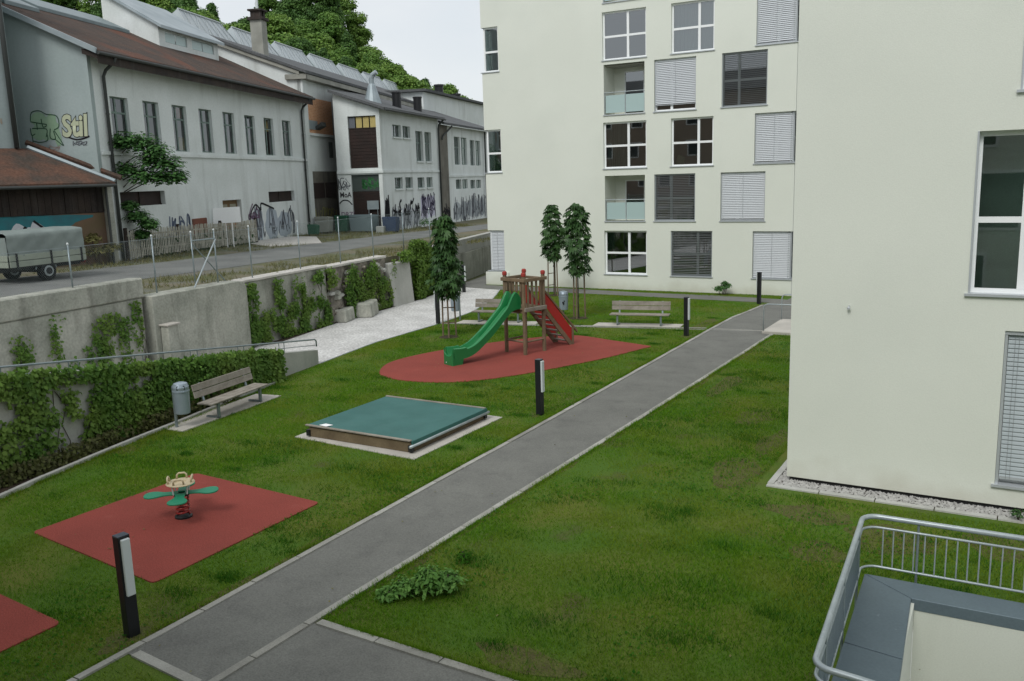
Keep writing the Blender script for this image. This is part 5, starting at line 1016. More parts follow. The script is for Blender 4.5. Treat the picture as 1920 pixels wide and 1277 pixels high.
# ================================================================== SPRING RIDER
SP = thing('spring_rider', 'flower shaped spring rider with four green petal seats on a red coil', 'spring rider', (-13.36, 10.44, .022), R(42))
obj('base_plate', MB().lathe([(.16, 0), (.16, .03), (.13, .05)], 16), BLACK, SP)
hx = [(.115 * math.cos(2 * math.pi * 4.5 * i / 90), .115 * math.sin(2 * math.pi * 4.5 * i / 90), .05 + .37 * i / 90) for i in range(91)]; obj('coil_spring', MB().tube(hx, .019, 8), REDS, SP, smooth=True)
obj('top_plate', MB().lathe([(.14, .425), (.14, .455)], 16), BLACK, SP)
for k in range(4):
    a0 = R(90 * k); out_ = []
    sh = [(.06, .10), (.20, .085), (.32, .10), (.45, .165), (.56, .17), (.64, .11), (.665, 0)]
    sh = sh + [(x, -y) for x, y in sh[-2::-1]]; pts = catmull([(x, y) for x, y in sh], 3, False)
    pts = [(x * math.cos(a0) - y * math.sin(a0), x * math.sin(a0) + y * math.cos(a0)) for x, y in pts]; obj('petal_seat', MB().prism(pts, .457 + .001 * k, .485 + .001 * k), PETAL, SP, .006)
for k in range(4):
    a0 = R(45 + 90 * k); obj('support_rod', MB().tube([(.17 * math.cos(a0), .17 * math.sin(a0), .48), (.19 * math.cos(a0), .19 * math.sin(a0), .66)], .014, 6), OPAL, SP)
rt_ = obj('hand_ring', MB().lathe([(.10, .655), (.24, .655), (.26, .67), (.24, .69), (.10, .69), (.09, .67)], 24), CREAM, SP)
for k in range(4):
    a0 = R(90 * k); c_, s_ = math.cos(a0), math.sin(a0); obj('hand_grip', MB().tube([(.20 * c_ - .09 * s_, .20 * s_ + .09 * c_, .69), (.21 * c_ - .085 * s_, .21 * s_ + .085 * c_, .76), (.215 * c_ - .05 * s_, .215 * s_ + .05 * c_, .79), (.215 * c_ + .05 * s_, .215 * s_ - .05 * c_, .79), (.21 * c_ + .085 * s_, .21 * s_ - .085 * c_, .76), (.20 * c_ + .09 * s_, .20 * s_ - .09 * c_, .69)], .018, 8), CREAM, SP, smooth=True)
# ================================================================== HILL AND FOREST
hm = MB(); nA, nD = 26, 10; vs = []
for i in range(nA + 1):
    az = R(108 + 62 * i / nA)
    for j in range(nD + 1):
        D = 92 + 26 * j; f = i / nA; k = min(1, max(0, (f - .22) / .45)); z = 1 + max(0, D - 98) * (.03 + .30 * k) * (1 if D < 210 else .8) + 2 * math.sin(i * 1.7 + j)
        vs.append((D * math.cos(az), D * math.sin(az), z if j else 0))
hm.add(vs, [(i * (nD + 1) + j, i * (nD + 1) + j + 1, (i + 1) * (nD + 1) + j + 1, (i + 1) * (nD + 1) + j) for i in range(nA) for j in range(nD)]); struct(obj('hill', hm, EARTH, smooth=True))
def tree_mesh(seed, hgt, wid, nclump, per, leaf, conic=.0):
    rg = np.random.default_rng(seed); P = []; Nn = []
    for c in range(nclump):
        f = rg.uniform(.0, 1) ** .8; az = rg.uniform(0, 6.28); env = wid / 2 * (math.sin(math.pi * (.16 + .80 * f)) ** .7) * (1 - conic * f)
        rad = env * rg.uniform(.45, .95); cx, cy, cz = rad * math.cos(az), rad * math.sin(az), hgt * (.22 + .74 * f); cr = wid * rg.uniform(.04, .115)
        q = nrm(rg.normal(size=(per, 3))); rr_ = cr * rg.uniform(.45, 1.1, (per, 1)); P.append(np.array([cx, cy, cz]) + q * rr_ * np.array([1.15, 1.15, .75])); Nn.append(q + np.array([0, 0, .5]) + rg.normal(size=(per, 3)) * .5)
    P = np.concatenate(P); Nn = np.concatenate(Nn); n = len(P); base = np.repeat(rg.uniform(0, 1, nclump), per)
    return fast_mesh('crown', leaf_quads(P, Nn, leaf, rg, .3, .42), 4, np.clip(base * .6 + rg.uniform(0, .5, n), 0, 1))
def trunk_mb(seed, hgt, r0, limbs=5, spread=1.6):
    r = random.Random(seed); mb = MB(); mb.tube([(0, 0, -.5), (r.uniform(-.1, .1), r.uniform(-.1, .1), hgt * .4), (r.uniform(-.2, .2), r.uniform(-.2, .2), hgt * .88)], [r0, r0 * .7, r0 * .2], 8)
    for k in range(limbs):
        a = r.uniform(0, 6.28); z = hgt * r.uniform(.28, .65); mb.tube([(0, 0, z), (spread * .5 * math.cos(a), spread * .5 * math.sin(a), z + hgt * .09), (spread * math.cos(a), spread * math.sin(a), z + hgt * .2)], [r0 * .45, r0 * .3, r0 * .1], 6)
    return mb
TH = 15.0
tm = [tree_mesh(11, TH, 9.0, 190, 190, .30), tree_mesh(12, TH, 7.2, 170, 190, .28, .35), tree_mesh(13, TH, 10, 200, 190, .32), tree_mesh(14, TH, 5.6, 150, 190, .26, .7)]
trk = [trunk_mb(20 + k, TH, .32).mesh('trunk') for k in range(2)]
FOREST = [[(-123.3, 80.8, 37.7), (-123.6, 85.8, 37.9), (-118.9, 89.3, 36.4), (-117.5, 94.9, 36.0), (-114.8, 98.5, 35.2), (-107.6, 98.2, 33.4), (-105.0, 100.2, 30.7), (-107.3, 109.6, 36.8), (-100.7, 107.9, 34.3), (-97.7, 110.3, 37.5), (-100.5, 118.0, 36.6)],
          [(-109.5, 80.2, 31.0), (-109.6, 86.1, 31.5), (-103.6, 87.8, 30.3), (-97.9, 96.4, 29.8), (-91.9, 95.5, 29.3), (-92.3, 101.8, 29.5), (-91.5, 105.6, 31.0), (-87.3, 104.6, 27.8), (-86.5, 108.0, 25.7), (-84.5, 108.7, 23.7)],
          [(-93.9, 70.8, 27.1), (-96.1, 79.3, 27.3), (-91.7, 81.8, 27.8), (-87.3, 82.3, 25.8), (-79.6, 86.2, 23.9), (-83.0, 94.3, 24.1), (-78.3, 93.2, 22.5), (-77.6, 96.9, 21.6), (-76.1, 100.2, 21.8), (-73.8, 99.9, 20.0), (-72.9, 103.0, 18.4), (-67.8, 100.2, 18.4), (-68.9, 104.3, 17.5)]]
EXTRA_TREES = [(-113, 84, 33.0), (-106, 92, 31.5), (-99, 101, 31.0), (-95, 104, 30.0), (-89, 100, 27.0), (-84, 99, 24.5), (-81, 102, 24.0), (-100, 84, 28.5), (-94, 90, 27.5), (-87, 90, 25.5), (-80, 105, 22.5), (-75, 106, 20.5), (-105, 77, 29.0), (-116, 88, 34.5)]
FOREST.append(EXTRA_TREES)
names = ['broad deep green tree on the hill behind the factory roofs', 'slim mid green tree on the hill behind the factory roofs', 'spreading bright green tree on the hill behind the factory roofs', 'pointed dark conifer like tree on the hill behind the factory roofs']
cms = {}
for r_i, row in enumerate(FOREST):
    for i, (x, y, zt) in enumerate(row):
        k = (i * 3 + r_i * 2 + (1 if i % 3 == 0 else 0)) % 4; mk = {0: 0, 1: 1, 2: 2, 3: 0}[k]
        if r_i == 2 and i > 6: k, mk = (2, 2) if i % 2 else (0, 2)
        sc = rnd.uniform(.85, 1.15) * (.85 if r_i == 2 else 1.0)
        key = (k, mk)
        if key not in cms: cm = tm[k].copy(); cm.materials.append(L_F[mk]); cms[key] = cm
        lab = {0: 'broad', 1: 'slim', 2: 'spreading', 3: 'pointed'}[k] + ' ' + ['deep green', 'mid green', 'bright green'][mk] + ' tree on the hill ' + ['in the rear row', 'in the middle row', 'just behind the factory roofs', 'filling the wood between the rows'][r_i]
        t = thing('hillside_tree', lab, 'tree', (x, y, zt - TH * sc), rnd.uniform(0, 6.28), 'trees on the hill behind the factory: ' + lab); t.scale = (sc * rnd.uniform(.9, 1.15), sc * rnd.uniform(.9, 1.15), sc)
        link('trunk', trk[i % 2], BARK, t); link('crown', cms[key], None, t)

# ================================================================== STAKED CHESTNUT TREES
def palmate(P, out_, size, rng):
    n = len(P); Nn = nrm(out_ * .55 + np.array([0, 0, .75]) + rng.normal(size=(n, 3)) * .35)
    ax = nrm(out_ + rng.normal(size=(n, 3)) * .5); ax = nrm(ax - Nn * (ax * Nn).sum(1, keepdims=True)); sd_ = np.cross(Nn, ax); V = []
    sz = size * rng.uniform(.7, 1.25, n)[:, None]
    for a, l in ((-78, .7), (-40, .92), (0, 1.0), (40, .92), (78, .7)):
        u = ax * math.cos(R(a)) + sd_ * math.sin(R(a)); v = np.cross(Nn, u); s = sz * l
        tip = P + u * s - np.array([0, 0, 1]) * s * .42; mid = P + u * s * .6 - np.array([0, 0, 1]) * s * .08
        V.append(np.stack([P, mid + v * s * .20, tip, mid - v * s * .20], 1))
    return np.concatenate([q.reshape(n, 4, 3) for q in V]).reshape(-1, 3)
def chestnut(x, y, z0, z1, prof, seed, n, label, stake_label):
    rg = np.random.default_rng(seed); t = thing('young_chestnut_tree', label, 'tree', (x, y, 0), 0, 'young staked trees on the lawn')
    f = rg.uniform(0, 1, n); az = rg.uniform(0, 6.28, n); env = np.interp(f, [p[0] for p in prof], [p[1] for p in prof]) * (.42 + 1.0 * vnoise(np.cos(az) * 1.7 + 5 + seed, np.sin(az) * 1.7 + f * 7, seed)); rad = env * np.sqrt(rg.uniform(.15, 1, n))
    P = np.stack([rad * np.cos(az), rad * np.sin(az), z0 + (z1 - z0) * f + rg.normal(size=n) * .05], 1); o_ = np.stack([np.cos(az), np.sin(az), np.full(n, .15)], 1)
    rv = np.tile(np.clip(rg.uniform(0, 1, n) * .6 + .4 * vnoise(P[:, 0] * 3, P[:, 2] * 3, seed), 0, 1), 5)
    link('crown', fast_mesh('crown', palmate(P, o_, .21, rg), 4, rv), L_CHEST, t)
    obj('trunk', trunk_mb(seed, z1, .035, 7, .3), BARK, t)
    s = thing('tree_stakes', stake_label, 'tree stakes', (x, y, 0), R(seed * 20), 'three legged tree stakes'); top = z0 + .25
    for k in range(3):
        a = R(120 * k); obj('stake', MB().tube([(.30 * math.cos(a), .30 * math.sin(a), -.1), (.26 * math.cos(a), .26 * math.sin(a), top)], .034, 8), WOODS, s)
    for z in (.55, 1.15, top - .12):
        for k in range(3 if z > 1.5 else 1):
            a, b = R(120 * k), R(120 * (k + 1)); obj('cross_bar', MB().tube([(.28 * math.cos(a), .28 * math.sin(a), z), (.28 * math.cos(b), .28 * math.sin(b), z)], .022, 6), WOODS, s)
    struct(obj('soil_ring', MB().lathe([(.42, .002), (.38, .02), (.1, .03)], 14, (x, y)), SOIL))
chestnut(-19.36, 28.24, 1.65, 4.72, [(0, .22), (.08, .48), (.2, .72), (.36, .66), (.5, .44), (.65, .44), (.8, .42), (.92, .33), (1, .10)], 3, 760, 'young chestnut tree with waisted crown beside the gravel path', 'wooden stakes around the tree beside the gravel path')
chestnut(-21.0, 40.3, 1.95, 4.60, [(0, .32), (.1, .50), (.25, .55), (.45, .58), (.65, .48), (.85, .38), (1, .12)], 5, 560, 'young chestnut tree with even oval crown next to the path by the tall block', 'wooden stakes around the tree next to the path by the tall block')
chestnut(-16.56, 34.05, 1.95, 4.90, [(0, .36), (.1, .50), (.2, .44), (.3, .46), (.42, .64), (.52, .62), (.65, .44), (.85, .40), (.95, .30), (1, .10)], 8, 600, 'young chestnut tree with ragged tall crown behind the bench lawn edging', 'wooden stakes around the tree behind the bench lawn edging')

# sapling against the factory wall
t = thing('sapling', 'slender leafy sapling growing against the grey factory wall', 'tree', (-37.9, 27.7, 2.72)); rg = np.random.default_rng(9); rv_ = np.array([.865, .5, 0])
cl = [(-.55, 5.6, .55), (0, 5.7, .5), (.7, 5.6, .65), (1.4, 5.5, .7), (2.1, 5.1, .65), (2.6, 4.5, .6), (2.2, 3.9, .5), (1.4, 4.0, .6), (.6, 4.3, .55), (-.2, 4.3, .45), (1.8, 4.7, .6), (3.0, 3.9, .45), (.9, 2.1, .45), (1.4, 1.7, .4), (1.0, 1.2, .3), (.6, 2.6, .3)]
P = []; Q = []
for a, z, r_ in cl:
    q = nrm(rg.normal(size=(520, 3))); P.append(rv_ * a + np.array([0, 0, z]) + q * r_ * 1.2 * np.array([1, 1, .6]) * rg.uniform(.2, 1.15, (520, 1))); Q.append(q * .4 + np.array([0, 0, .8]))
P = np.concatenate(P); Q = np.concatenate(Q); link('crown', fast_mesh('crown', leaf_quads(P, Q, .21, rg, .45, .34), 4, rg.uniform(0, 1, len(P))), L_SAP, t)
mb = MB(); mb.tube([(0, 0, -.2), (.05, 0, 2.5), (.0, .02, 5.7)], [.09, .07, .03], 8)
for a, z, r_ in cl: mb.tube([(0, 0, z - .9 if z > 2.9 else 1.2), tuple(rv_ * a * .5 + np.array([0, 0, z - .25])), tuple(rv_ * a + np.array([0, 0, z]))], [.035, .02, .008], 5)
obj('trunk', mb, BARK, t)

# ================================================================== IVY
def ivy(name, label, O, ang, s0, s1, z0, ztop, n, dens, size, ma, bulge, seed, out_sign=-1, cat='ivy', group=None, over=0):
    rg = np.random.default_rng(seed); S = rg.uniform(s0, s1, n * 3); zt = np.array([ztop(s) for s in S]); Z = z0 + (zt - z0 + over) * rg.uniform(0, 1, n * 3); keep = rg.uniform(0, 1, n * 3) < dens(S, Z, zt); S, Z = S[keep][:n], Z[keep][:n]; k = len(S)
    b = (.25 + .75 * fbm(S * 1.1, Z * 1.1, seed)) * bulge; dpt = out_sign * (b * np.sqrt(rg.uniform(.02, 1, k)) + .02)
    d = np.array([math.cos(ang), math.sin(ang), 0]); nn = np.array([-math.sin(ang), math.cos(ang), 0])
    P = np.array([*O, 0])[None] + S[:, None] * d + dpt[:, None] * nn + np.stack([0 * Z, 0 * Z, Z], 1); Nn = out_sign * nn + np.array([0, 0, .45]) + rg.normal(size=(k, 3)) * .45
    t = thing(name, label, cat, (0, 0, 0), 0, group); rv = np.clip(rg.uniform(0, 1, k) * .7 + .3 * fbm(S * 2, Z * 2, seed + 5), 0, 1)
    stuff(link('foliage', fast_mesh('foliage', leaf_quads(P, Nn, size, rg, .55, .40), 4, rv), ma, t))
    mb = MB(); r = random.Random(seed)
    for q in range(max(3, int((s1 - s0) * 1.2))):
        s = r.uniform(s0, s1); zt_ = ztop(s); pts = []
        for j in range(5): pts.append((O[0] + d[0] * (s + r.uniform(-.15, .15)) + nn[0] * out_sign * .02, O[1] + d[1] * (s + r.uniform(-.15, .15)) + nn[1] * out_sign * .02, z0 + (zt_ - z0) * j / 5))
        mb.tube(pts, .010, 5)
    stuff(obj('stems', mb, BARK, t)); return t
rwt = lambda s: .49 - s * .1459
def d_ramp(S, Z, zt):
    f = Z / zt; v = fbm(S * .95, Z * 1.25, 21); low = np.clip(1.15 - f * .55, 0, 1); gate = np.clip((v - .445 + low * .17 + (f > .86) * .17 + (S > -7) * .10) * 8, 0, 1); return gate * (S < -2.0)
ivy('ivy', 'dense ivy hanging over the sloping ramp wall behind the bench', (-20.76, 22.32), R(100), -16.5, -2.3, .0, rwt, 19000, d_ramp, .115, L_IVY, .26, 21, over=.10)
ivy('ivy', 'thick bush of ivy spilling over the low end of the ramp wall', (-20.76, 22.32), R(100), -6.4, -2.6, .0, lambda s: rwt(s) + .18, 4200, lambda S, Z, zt: np.clip(1.25 - np.abs(S + 4.3) / 1.9, 0, 1) + 0 * Z, .11, L_IVY, .5, 22)
ivy('ivy', 'low brownish ivy and ground cover in the planting bed', (-20.76, 22.32), R(100), -16, -4, .0, lambda s: .38, 3800, lambda S, Z, zt: np.clip(fbm(S * 1.1, Z * 0 + 3, 5) * 2 - .3, 0, 1), .09, L_IVYB, .55, 23)
def patches(lst, soft=1.0):
    def f(S, Z, zt):
        g = np.zeros_like(S)
        for s, z, a, b in lst: g = np.maximum(g, 1.25 - ((S - s) / a) ** 2 - ((Z - z) / b) ** 2)
        return np.clip(g, 0, 1) * np.clip(fbm(S * 2.6, Z * 1.8, 8) * 6 - 2.2, 0, 1)
    return f
ivy('ivy', 'scattered ivy strands climbing the long stained retaining wall', RW, RA, -25, -17.7, .3, lambda s: 2.6, 3600, patches([(-22.3, 1.2, .45, 1.0), (-21.0, 1.5, .35, 1.1), (-20.9, .9, .5, .5), (-19.6, 1.3, .6, .6), (-19.0, 2.0, .8, .35), (-18.6, 1.4, .25, 1.0), (-18.0, 1.9, .25, .9), (-23.4, .9, .4, .6), (-24.6, 1.4, .4, .8)]), .10, L_IVY, .12, 31)
ivy('ivy', 'ivy covering the lower part of the pale capped wall beside the gravel', RW, RA, -12.7, -7.0, .0, lambda s: 2.45, 6500, patches([(-12.3, 1.2, .35, 1.6), (-11.2, .6, .9, .7), (-10.6, 1.5, .35, 1.2), (-9.4, .5, 1.2, .9), (-9.2, 1.7, .4, .8), (-8.0, .7, 1.1, 1.0), (-7.5, 1.9, .7, .6), (-7.9, .5, 1.3, .5)]), .11, L_IVY, .25, 32)
ivy('ivy', 'ivy sprawling over the crumbling rubble stone wall', RW, RA, -7.0, -.3, .0, lambda s: 2.5, 6200, patches([(-5.1, 1.2, .7, 1.2), (-4.0, 1.0, .8, 1.2), (-3.2, 1.6, .5, .8), (-2.4, .8, .9, .8), (-4.6, .3, 1.5, .5), (-1.5, 1.9, .3, .7), (-2.0, .3, 1.0, .4), (-6.8, 2.1, .4, .5)]), .11, L_IVY, .28, 33)
ivy('hedge', 'bright green leafy hedge climbing the far retaining wall beside the white buttress', (-27.3, 36.2), FWA, -1.3, 5.4, .0, lambda s: 2.55 + .35 * math.sin(s * 1.1 + .6) * (s > 0) - .1 * (s < 0), 11500, lambda S, Z, zt: np.clip(1.3 - np.clip(S - 3.8, 0, 9) * .75, 0, 1) * np.where((S < .3) & (Z < 2.15), 0, 1) * np.clip(.55 + fbm(S, Z, 9) * .9, 0, 1), .15, L_HEDGE, .75, 41, cat='hedge', over=.15)

ivy('leaf_filler', 'dark leafy filler between the picket fence and the factory wall', (P0[0] + 1.6 * math.cos(pa), P0[1] + 1.6 * math.sin(pa)), pa, 0, pl - 2, 2.5, lambda s: 3.55, 3200, lambda S, Z, zt: np.clip(fbm(S * .9, Z * 1.5, 3) * 2.2 - .25, 0, 1), .26, L_CHEST, .5, 44, out_sign=1, cat='weeds')  # dark leaves added behind the pickets so their gaps read dark
# ================================================================== BUSHES AND PLANTS
def bush(x, y, z, blobs, n, size, seed, label, ma=L_BUSH, wide=.24, name='low_bush', cat='bush'):
    rg = np.random.default_rng(seed); t = thing(name, label, cat, (x, y, z)); P = []; Q = []; mb = MB()
    for bx, by, bz, r_ in blobs:
        q = nrm(rg.normal(size=(n, 3))); q[:, 2] = np.abs(q[:, 2]); P.append(np.array([bx, by, bz]) + q * r_ * np.array([1, 1, .8]) * rg.uniform(.35, 1, (n, 1))); Q.append(q + np.array([0, 0, .6]) + rg.normal(size=(n, 3)) * .4)
        for k in range(5): mb.tube([(bx * .6, by * .6, 0), (bx + rg.uniform(-.5, .5) * r_, by + rg.uniform(-.5, .5) * r_, bz + r_ * .6)], .008, 5)
    P = np.concatenate(P); Q = np.concatenate(Q); link('foliage', fast_mesh('foliage', leaf_quads(P, Q, size, rg, -.1, wide), 4, rg.uniform(0, 1, len(P))), ma, t); stuff(obj('stems', mb, BARK, t))
bush(-7.42, 9.93, 0, [(0, 0, .12, .30), (-.28, -.20, .10, .24), (.26, .18, .14, .28), (-.45, -.38, .06, .17), (.10, .28, .12, .22), (.02, .02, .26, .24)], 230, .095, 5, 'low bright green bush with narrow leaves at the path kerb')
bush(-7.55, 11.15, 0, [(0, 0, .05, .16)], 120, .09, 6, 'small dark grassy clump behind the low bush at the kerb', L_TUFT, .10, 'grass_clump', 'plant')
bush(-12.95, 43.0, 0, [(0, 0, .3, .26), (.22, 0, .42, .22), (-.24, 0, .25, .22), (.1, 0, .55, .16)], 120, .13, 7, 'small green shrub at the foot of the tall apartment block', L_SAP, .25, 'shrub', 'bush')
bush(.17, 16.75, 0, [(0, 0, .12, .14)], 90, .08, 8, 'little dark weed by the pebble strip under the near block', L_CHEST, .2, 'weed', 'plant')
bush(-41.7, 58.2, yz(-41.7, 58.2), [(0, 0, .4, .6), (.5, .6, .3, .5)], 150, .22, 10, 'green weed bush at the foot of the graffiti annex wall', L_SAP, .2, 'weed_bush', 'bush')
bush(-36.2, 25.2, yz(-36.2, 25.2), [(0, 0, .5, .5), (-.1, -.8, .5, .6), (.2, .6, .6, .5), (0, -.2, 1.1, .4)], 170, .22, 12, 'tall dry weeds in front of the painted shed corner', L_WEED, .12, 'weed_bush', 'bush')

# ================================================================== GRASS
def inpoly(x, y, poly):
    r = np.zeros(len(x), bool); n = len(poly)
    for i in range(n):
        (x0, y0), (x1, y1) = poly[i], poly[i - 1]; c = ((y0 > y) != (y1 > y)) & (x < (x1 - x0) * (y - y0) / (y1 - y0 + 1e-12) + x0); r ^= c
    return r
GLY = KY + [20.1, 22.4, 26.1, 30.6, 34.4, 38.5, 41.5]; GLX = KX + [-20.25, -20.72, -21.4, -21.57, -22.07, -23.5, -24.95]
EXC = [MAT1, MAT2, MAT3C, [(-15.20, 15.30), (-11.44, 15.10), (-11.42, 18.90), (-15.18, 19.05)], [(-18.20, 14.45), (-18.58, 18.30), (-19.45, 18.15), (-19.02, 14.42)], [(-15.15, 32.35), (-11.70, 33.12), (-11.82, 33.98), (-15.25, 33.2)], [(-20.95, 31.03), (-17.5, 31.80), (-17.65, 32.62), (-21.05, 31.85)], [(-21.6, 30.91), (-8.2, 33.77), (-8.2, 33.57), (-21.6, 30.72)]]
SOILP = [(-4.9, 17.4, .55, 1.1), (-4.7, 19.6, .35, 1.2), (-5.6, 21.5, .5, .9), (-3.0, 15.6, .9, .5), (-1.6, 15.0, 1.0, .7), (.4, 15.4, 1.1, .8), (-2.6, 14.0, .5, .5), (-10.35, 7.0, .42, .45), (-10.75, 19.5, .22, .3), (-10.9, 31.6, .35, .5), (-9.7, 5.6, .5, .5), (-7.3, 24.5, .4, 1.4), (-5.2, 9.0, 1.0, .3), (-3.2, 8.9, 1.0, .35), (-11.1, 34.5, .35, 1.6)]
for q_, (a_, b_, c_, d_) in enumerate(SOILP):
    r_ = random.Random(q_); pts = [(a_ + c_ * math.cos(t_) * r_.uniform(.55, 1.1), b_ + d_ * math.sin(t_) * r_.uniform(.55, 1.1)) for t_ in np.linspace(0, 2 * math.pi, 12)[:-1]]
    struct(sheet('bare_soil', catmull(pts, 4), .003 + .0002 * q_, SOIL2))
for fx_, sg, ya, yb in ((lx, -1, 7.3, 36), (rx, 1, 8.8, 32.8)):
    yy = np.arange(ya, yb, .35); pa_ = [(fx_(y_) + sg * .02, y_) for y_ in yy]; pb_ = [(fx_(y_) + sg * (.06 + .22 * vnoise(y_ * 1.3, 1, 3)), y_) for y_ in yy]
    struct(sheet('bare_soil', pa_ + pb_[::-1], .0025, SOIL2))
def soilmask(x, y):
    m_ = np.ones(len(x))
    for a_, b_, c_, d_ in SOILP: m_ = np.minimum(m_, np.clip(((x - a_) / c_) ** 2 + ((y - b_) / d_) ** 2, .62, 1))
    return m_
def inlawn(x, y):
    L1 = (x > np.interp(y, GLY, GLX) + .07) & (x < np.interp(y, LY + [40.2], LX + [-10.32]) + .0) & (y < np.interp(x, [-25, -20.3, -13.3, -10], [41.5, 41.40, 41.08, 40.3]))
    L2 = (y > 43.03 - .09 * np.clip(x + 21, 0, 8)) & (y < 43.5) & (x > -26) & (x < -9.9)
    L3 = (x > np.interp(y, RY, RX) + .07) & (y > 8.63) & (y < 33.0) & (x < np.where(y > 16.45, -4.3, 6)) & ~((x > -1.85) & (y < 12.95) & (y > 8.2))
    L4 = (x > np.interp(y, LY, LX) + .12) & (x < -8.55) & (y < 6.57 - (x + 9.9) * .09) & (y > 3)
    ok = L1 | L2 | L3 | L4
    jx, jy = (np.modf(np.sin(x * 911.3 + y * 357.1) * 4375.85)[0]) * .06, (np.modf(np.sin(x * 269.5 + y * 183.3) * 4375.85)[0]) * .06
    for e in EXC: ok &= ~inpoly(x + jx, y + jy, e)
    return ok
def blades(X, Y, h, wd, lean, rg):
    n = len(X); a = rg.uniform(0, 6.28, n); c, s = np.cos(a) * wd / 2, np.sin(a) * wd / 2; la = rg.uniform(0, 6.28, n); ll = h * lean * rg.uniform(.2, 1, n)
    z = np.zeros(n); return np.stack([np.stack([X - c, Y - s, z], 1), np.stack([X + c, Y + s, z], 1), np.stack([X + ll * np.cos(la), Y + ll * np.sin(la), h], 1)], 1).reshape(-1, 3)
rg = np.random.default_rng(77); XS, YS = [], []
for y0, y1, dn in ((3, 10, 2300), (10, 15, 1900), (15, 22, 1300), (22, 30, 900), (30, 43.5, 600)):
    n = int((y1 - y0) * 32 * dn); x = rg.uniform(-26, 6, n); y = rg.uniform(y0, y1, n); ok = inlawn(x, y); x, y = x[ok], y[ok]
    thin = fbm(x * .8, y * .8, 3); ok = rg.uniform(0, 1, len(x)) < np.clip(-.10 + thin * 1.75, .12, 1) * soilmask(x, y); XS.append(x[ok]); YS.append(y[ok])
X = np.concatenate(XS); Y = np.concatenate(YS); n = len(X); far = np.clip((Y - 8) / 25, 0, 1)
hh = (.018 + .046 * fbm(X * .9, Y * .9, 12) ** 1.5 + .016 * rg.uniform(0, 1, n)); V = blades(X, Y, hh, .008 + .010 * far + .004 * rg.uniform(0, 1, n), 1.3, rg)
stuff(tag(link('grass', fast_mesh('grass', V, 3, rg.uniform(0, 1, n)), L_GRASS), 'short mown lawn grass around the play area', 'grass'))
XS, YS, HS_ = [], [], []
for k in range(620):
    x, y = rg.uniform(-21, 3), rg.uniform(5, 36); m_ = int(rg.uniform(60, 260)); r_ = rg.uniform(.08, .34); XS.append(x + rg.normal(size=m_) * r_ * 1.3); YS.append(y + rg.normal(size=m_) * r_ * .8); HS_.append(np.full(m_, rg.uniform(.045, .10)) * rg.uniform(.6, 1.1, m_))
for (x, y, r_) in ((-7.45, 11.2, .2), (-2.4, 12.9, .3), (-4.9, 11.5, .45), (-3.8, 11.9, .35), (-2.2, 11.3, .35), (-12.4, 14.0, .25), (-14.3, 13.6, .2), (-5.2, 14.3, .3)):
    m_ = int(900 * r_); XS.append(x + rg.normal(size=m_) * r_); YS.append(y + rg.normal(size=m_) * r_ * .8); HS_.append(rg.uniform(.05, .12, m_))
X, Y, HH = np.concatenate(XS), np.concatenate(YS), np.concatenate(HS_); ok = inlawn(X, Y); X, Y, HH = X[ok], Y[ok], HH[ok]
stuff(tag(link('grass_tufts', fast_mesh('grass_tufts', blades(X, Y, HH, .013, 1.0, rg), 3, rg.uniform(0, 1, len(X))), L_TUFT), 'darker taller tufts dotted over the lawn', 'grass'))
# clover and broad leaved weeds in patches, ragged tufts along the kerbs
n = 90000; x = rg.uniform(-20, 3, n); y = rg.uniform(5, 34, n); ok = inlawn(x, y) & (fbm(x * .55, y * .55, 51) > .60) & (rg.uniform(0, 1, n) < .75); x, y = x[ok], y[ok]; n = len(x)
P = np.stack([x, y, rg.uniform(.012, .045, n)], 1); Q = np.stack([rg.normal(size=n) * .45, rg.normal(size=n) * .45, np.ones(n)], 1)
stuff(tag(link('clover', fast_mesh('clover', leaf_quads(P, Q, .045, rg, 0, .42), 4, rg.uniform(0, 1, n)), L_TUFT), 'low clover and broad leaved weeds in patches on the lawn', 'weeds'))
XS, YS = [], []
for fx_, sg, ya, yb in ((lx, -1, 4.2, 36), (rx, 1, 8.7, 32.8), (kx, 1, 4, 19.3)):
    for k in range(240):
        yy = rg.uniform(ya, yb); m_ = int(rg.uniform(8, 40)); XS.append(fx_(yy) + sg * (.05 + np.abs(rg.normal(size=m_)) * .05)); YS.append(yy + rg.normal(size=m_) * .12)
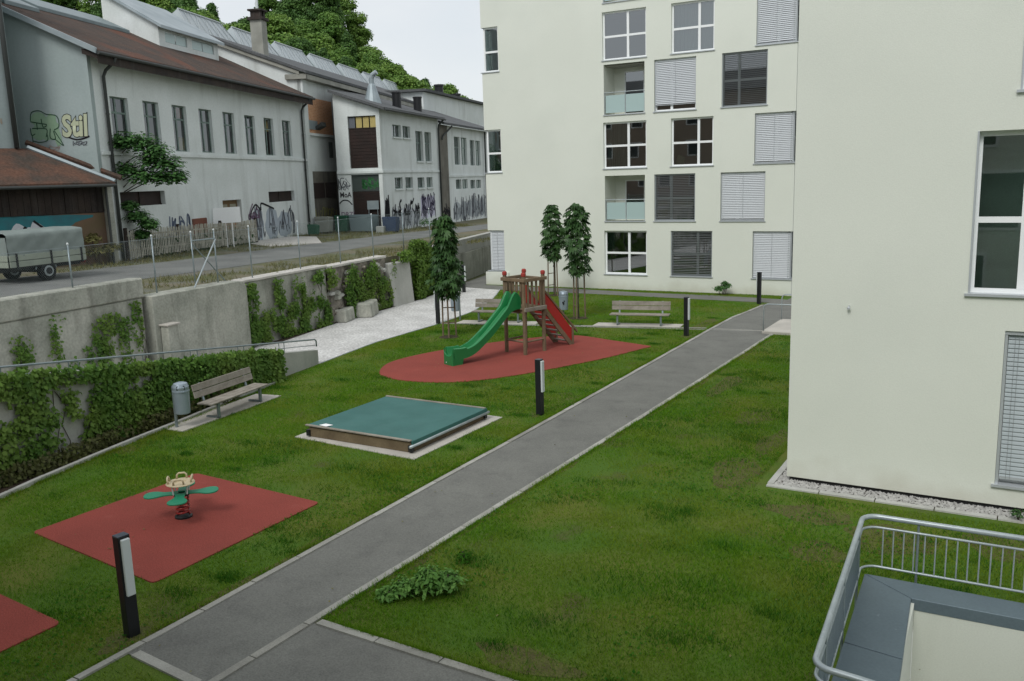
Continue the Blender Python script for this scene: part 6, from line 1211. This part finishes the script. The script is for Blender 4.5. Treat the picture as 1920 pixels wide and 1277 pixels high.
for k in range(200):
    xx = rg.uniform(-8, -2); m_ = int(rg.uniform(8, 30)); YS.append(8.60 - .028 * (xx + 8.3) + np.abs(rg.normal(size=m_)) * .04); XS.append(xx + rg.normal(size=m_) * .12)
X, Y = np.concatenate(XS), np.concatenate(YS); n = len(X)
stuff(tag(link('edge_grass', fast_mesh('edge_grass', blades(X, Y, rg.uniform(.04, .10, n), .012, 1.2, rg), 3, rg.uniform(0, 1, n)), L_GRASS), 'ragged grass leaning over the kerb stones', 'grass'))
n = 60000; x = rg.uniform(-45, -24, n); y = rg.uniform(12, 66, n); wl = RW[0] + (y - RW[1]) * RD[0] / RD[1]
d = wl - x; nearr = (d > .35) & (d < 2.6 + 1.2 * fbm(y * .4, x * 0, 4)) & (fbm(x * .9, y * .9, 6) > .42)
rfx = np.interp(y, [p[1] for p in rf], [p[0] for p in rf]); fx = FO[0] - (y - FO[1]) * .384
farr = (x < rfx - .1) & (x > fx + .05) & (fbm(x * .7, y * .7, 7) > .40) & ~inpoly(x, y, [(-41.9, 39.0), (-43.9, 45.4), (-42.3, 46.1), (-37.4, 41.2), (-38.0, 37.4)])
ok = nearr | farr; x, y = x[ok], y[ok]; V = blades(x, y, rg.uniform(.06, .26, len(x)), .035, .9, rg); V[:, 2] += np.repeat(yz(x, y), 3)
stuff(tag(link('yard_weeds', fast_mesh('yard_weeds', V, 3, rg.uniform(0, 1, len(x))), L_WEED), 'dry weeds and rough grass along the yard road verges', 'weeds'))

n = 420; x = rg.uniform(-19, 2, n); y = rg.uniform(5, 32, n); ok = (x < -4.5) | (y < 16); x, y = x[ok], y[ok]; n = len(x); P = np.stack([x, y, np.full(n, .036)], 1); Q = np.stack([rg.normal(size=n) * .25, rg.normal(size=n) * .25, np.ones(n)], 1)
stuff(tag(link('fallen_leaves', fast_mesh('fallen_leaves', leaf_quads(P, Q, .045, rg, 0, .34), 4, rg.uniform(0, 1, n)), L_WEED), 'small pale fallen leaves scattered over lawn, path and mats', 'leaves'))
for o in bpy.data.objects:
    if o.name.startswith('graffiti'): o['kind'] = 'stuff'
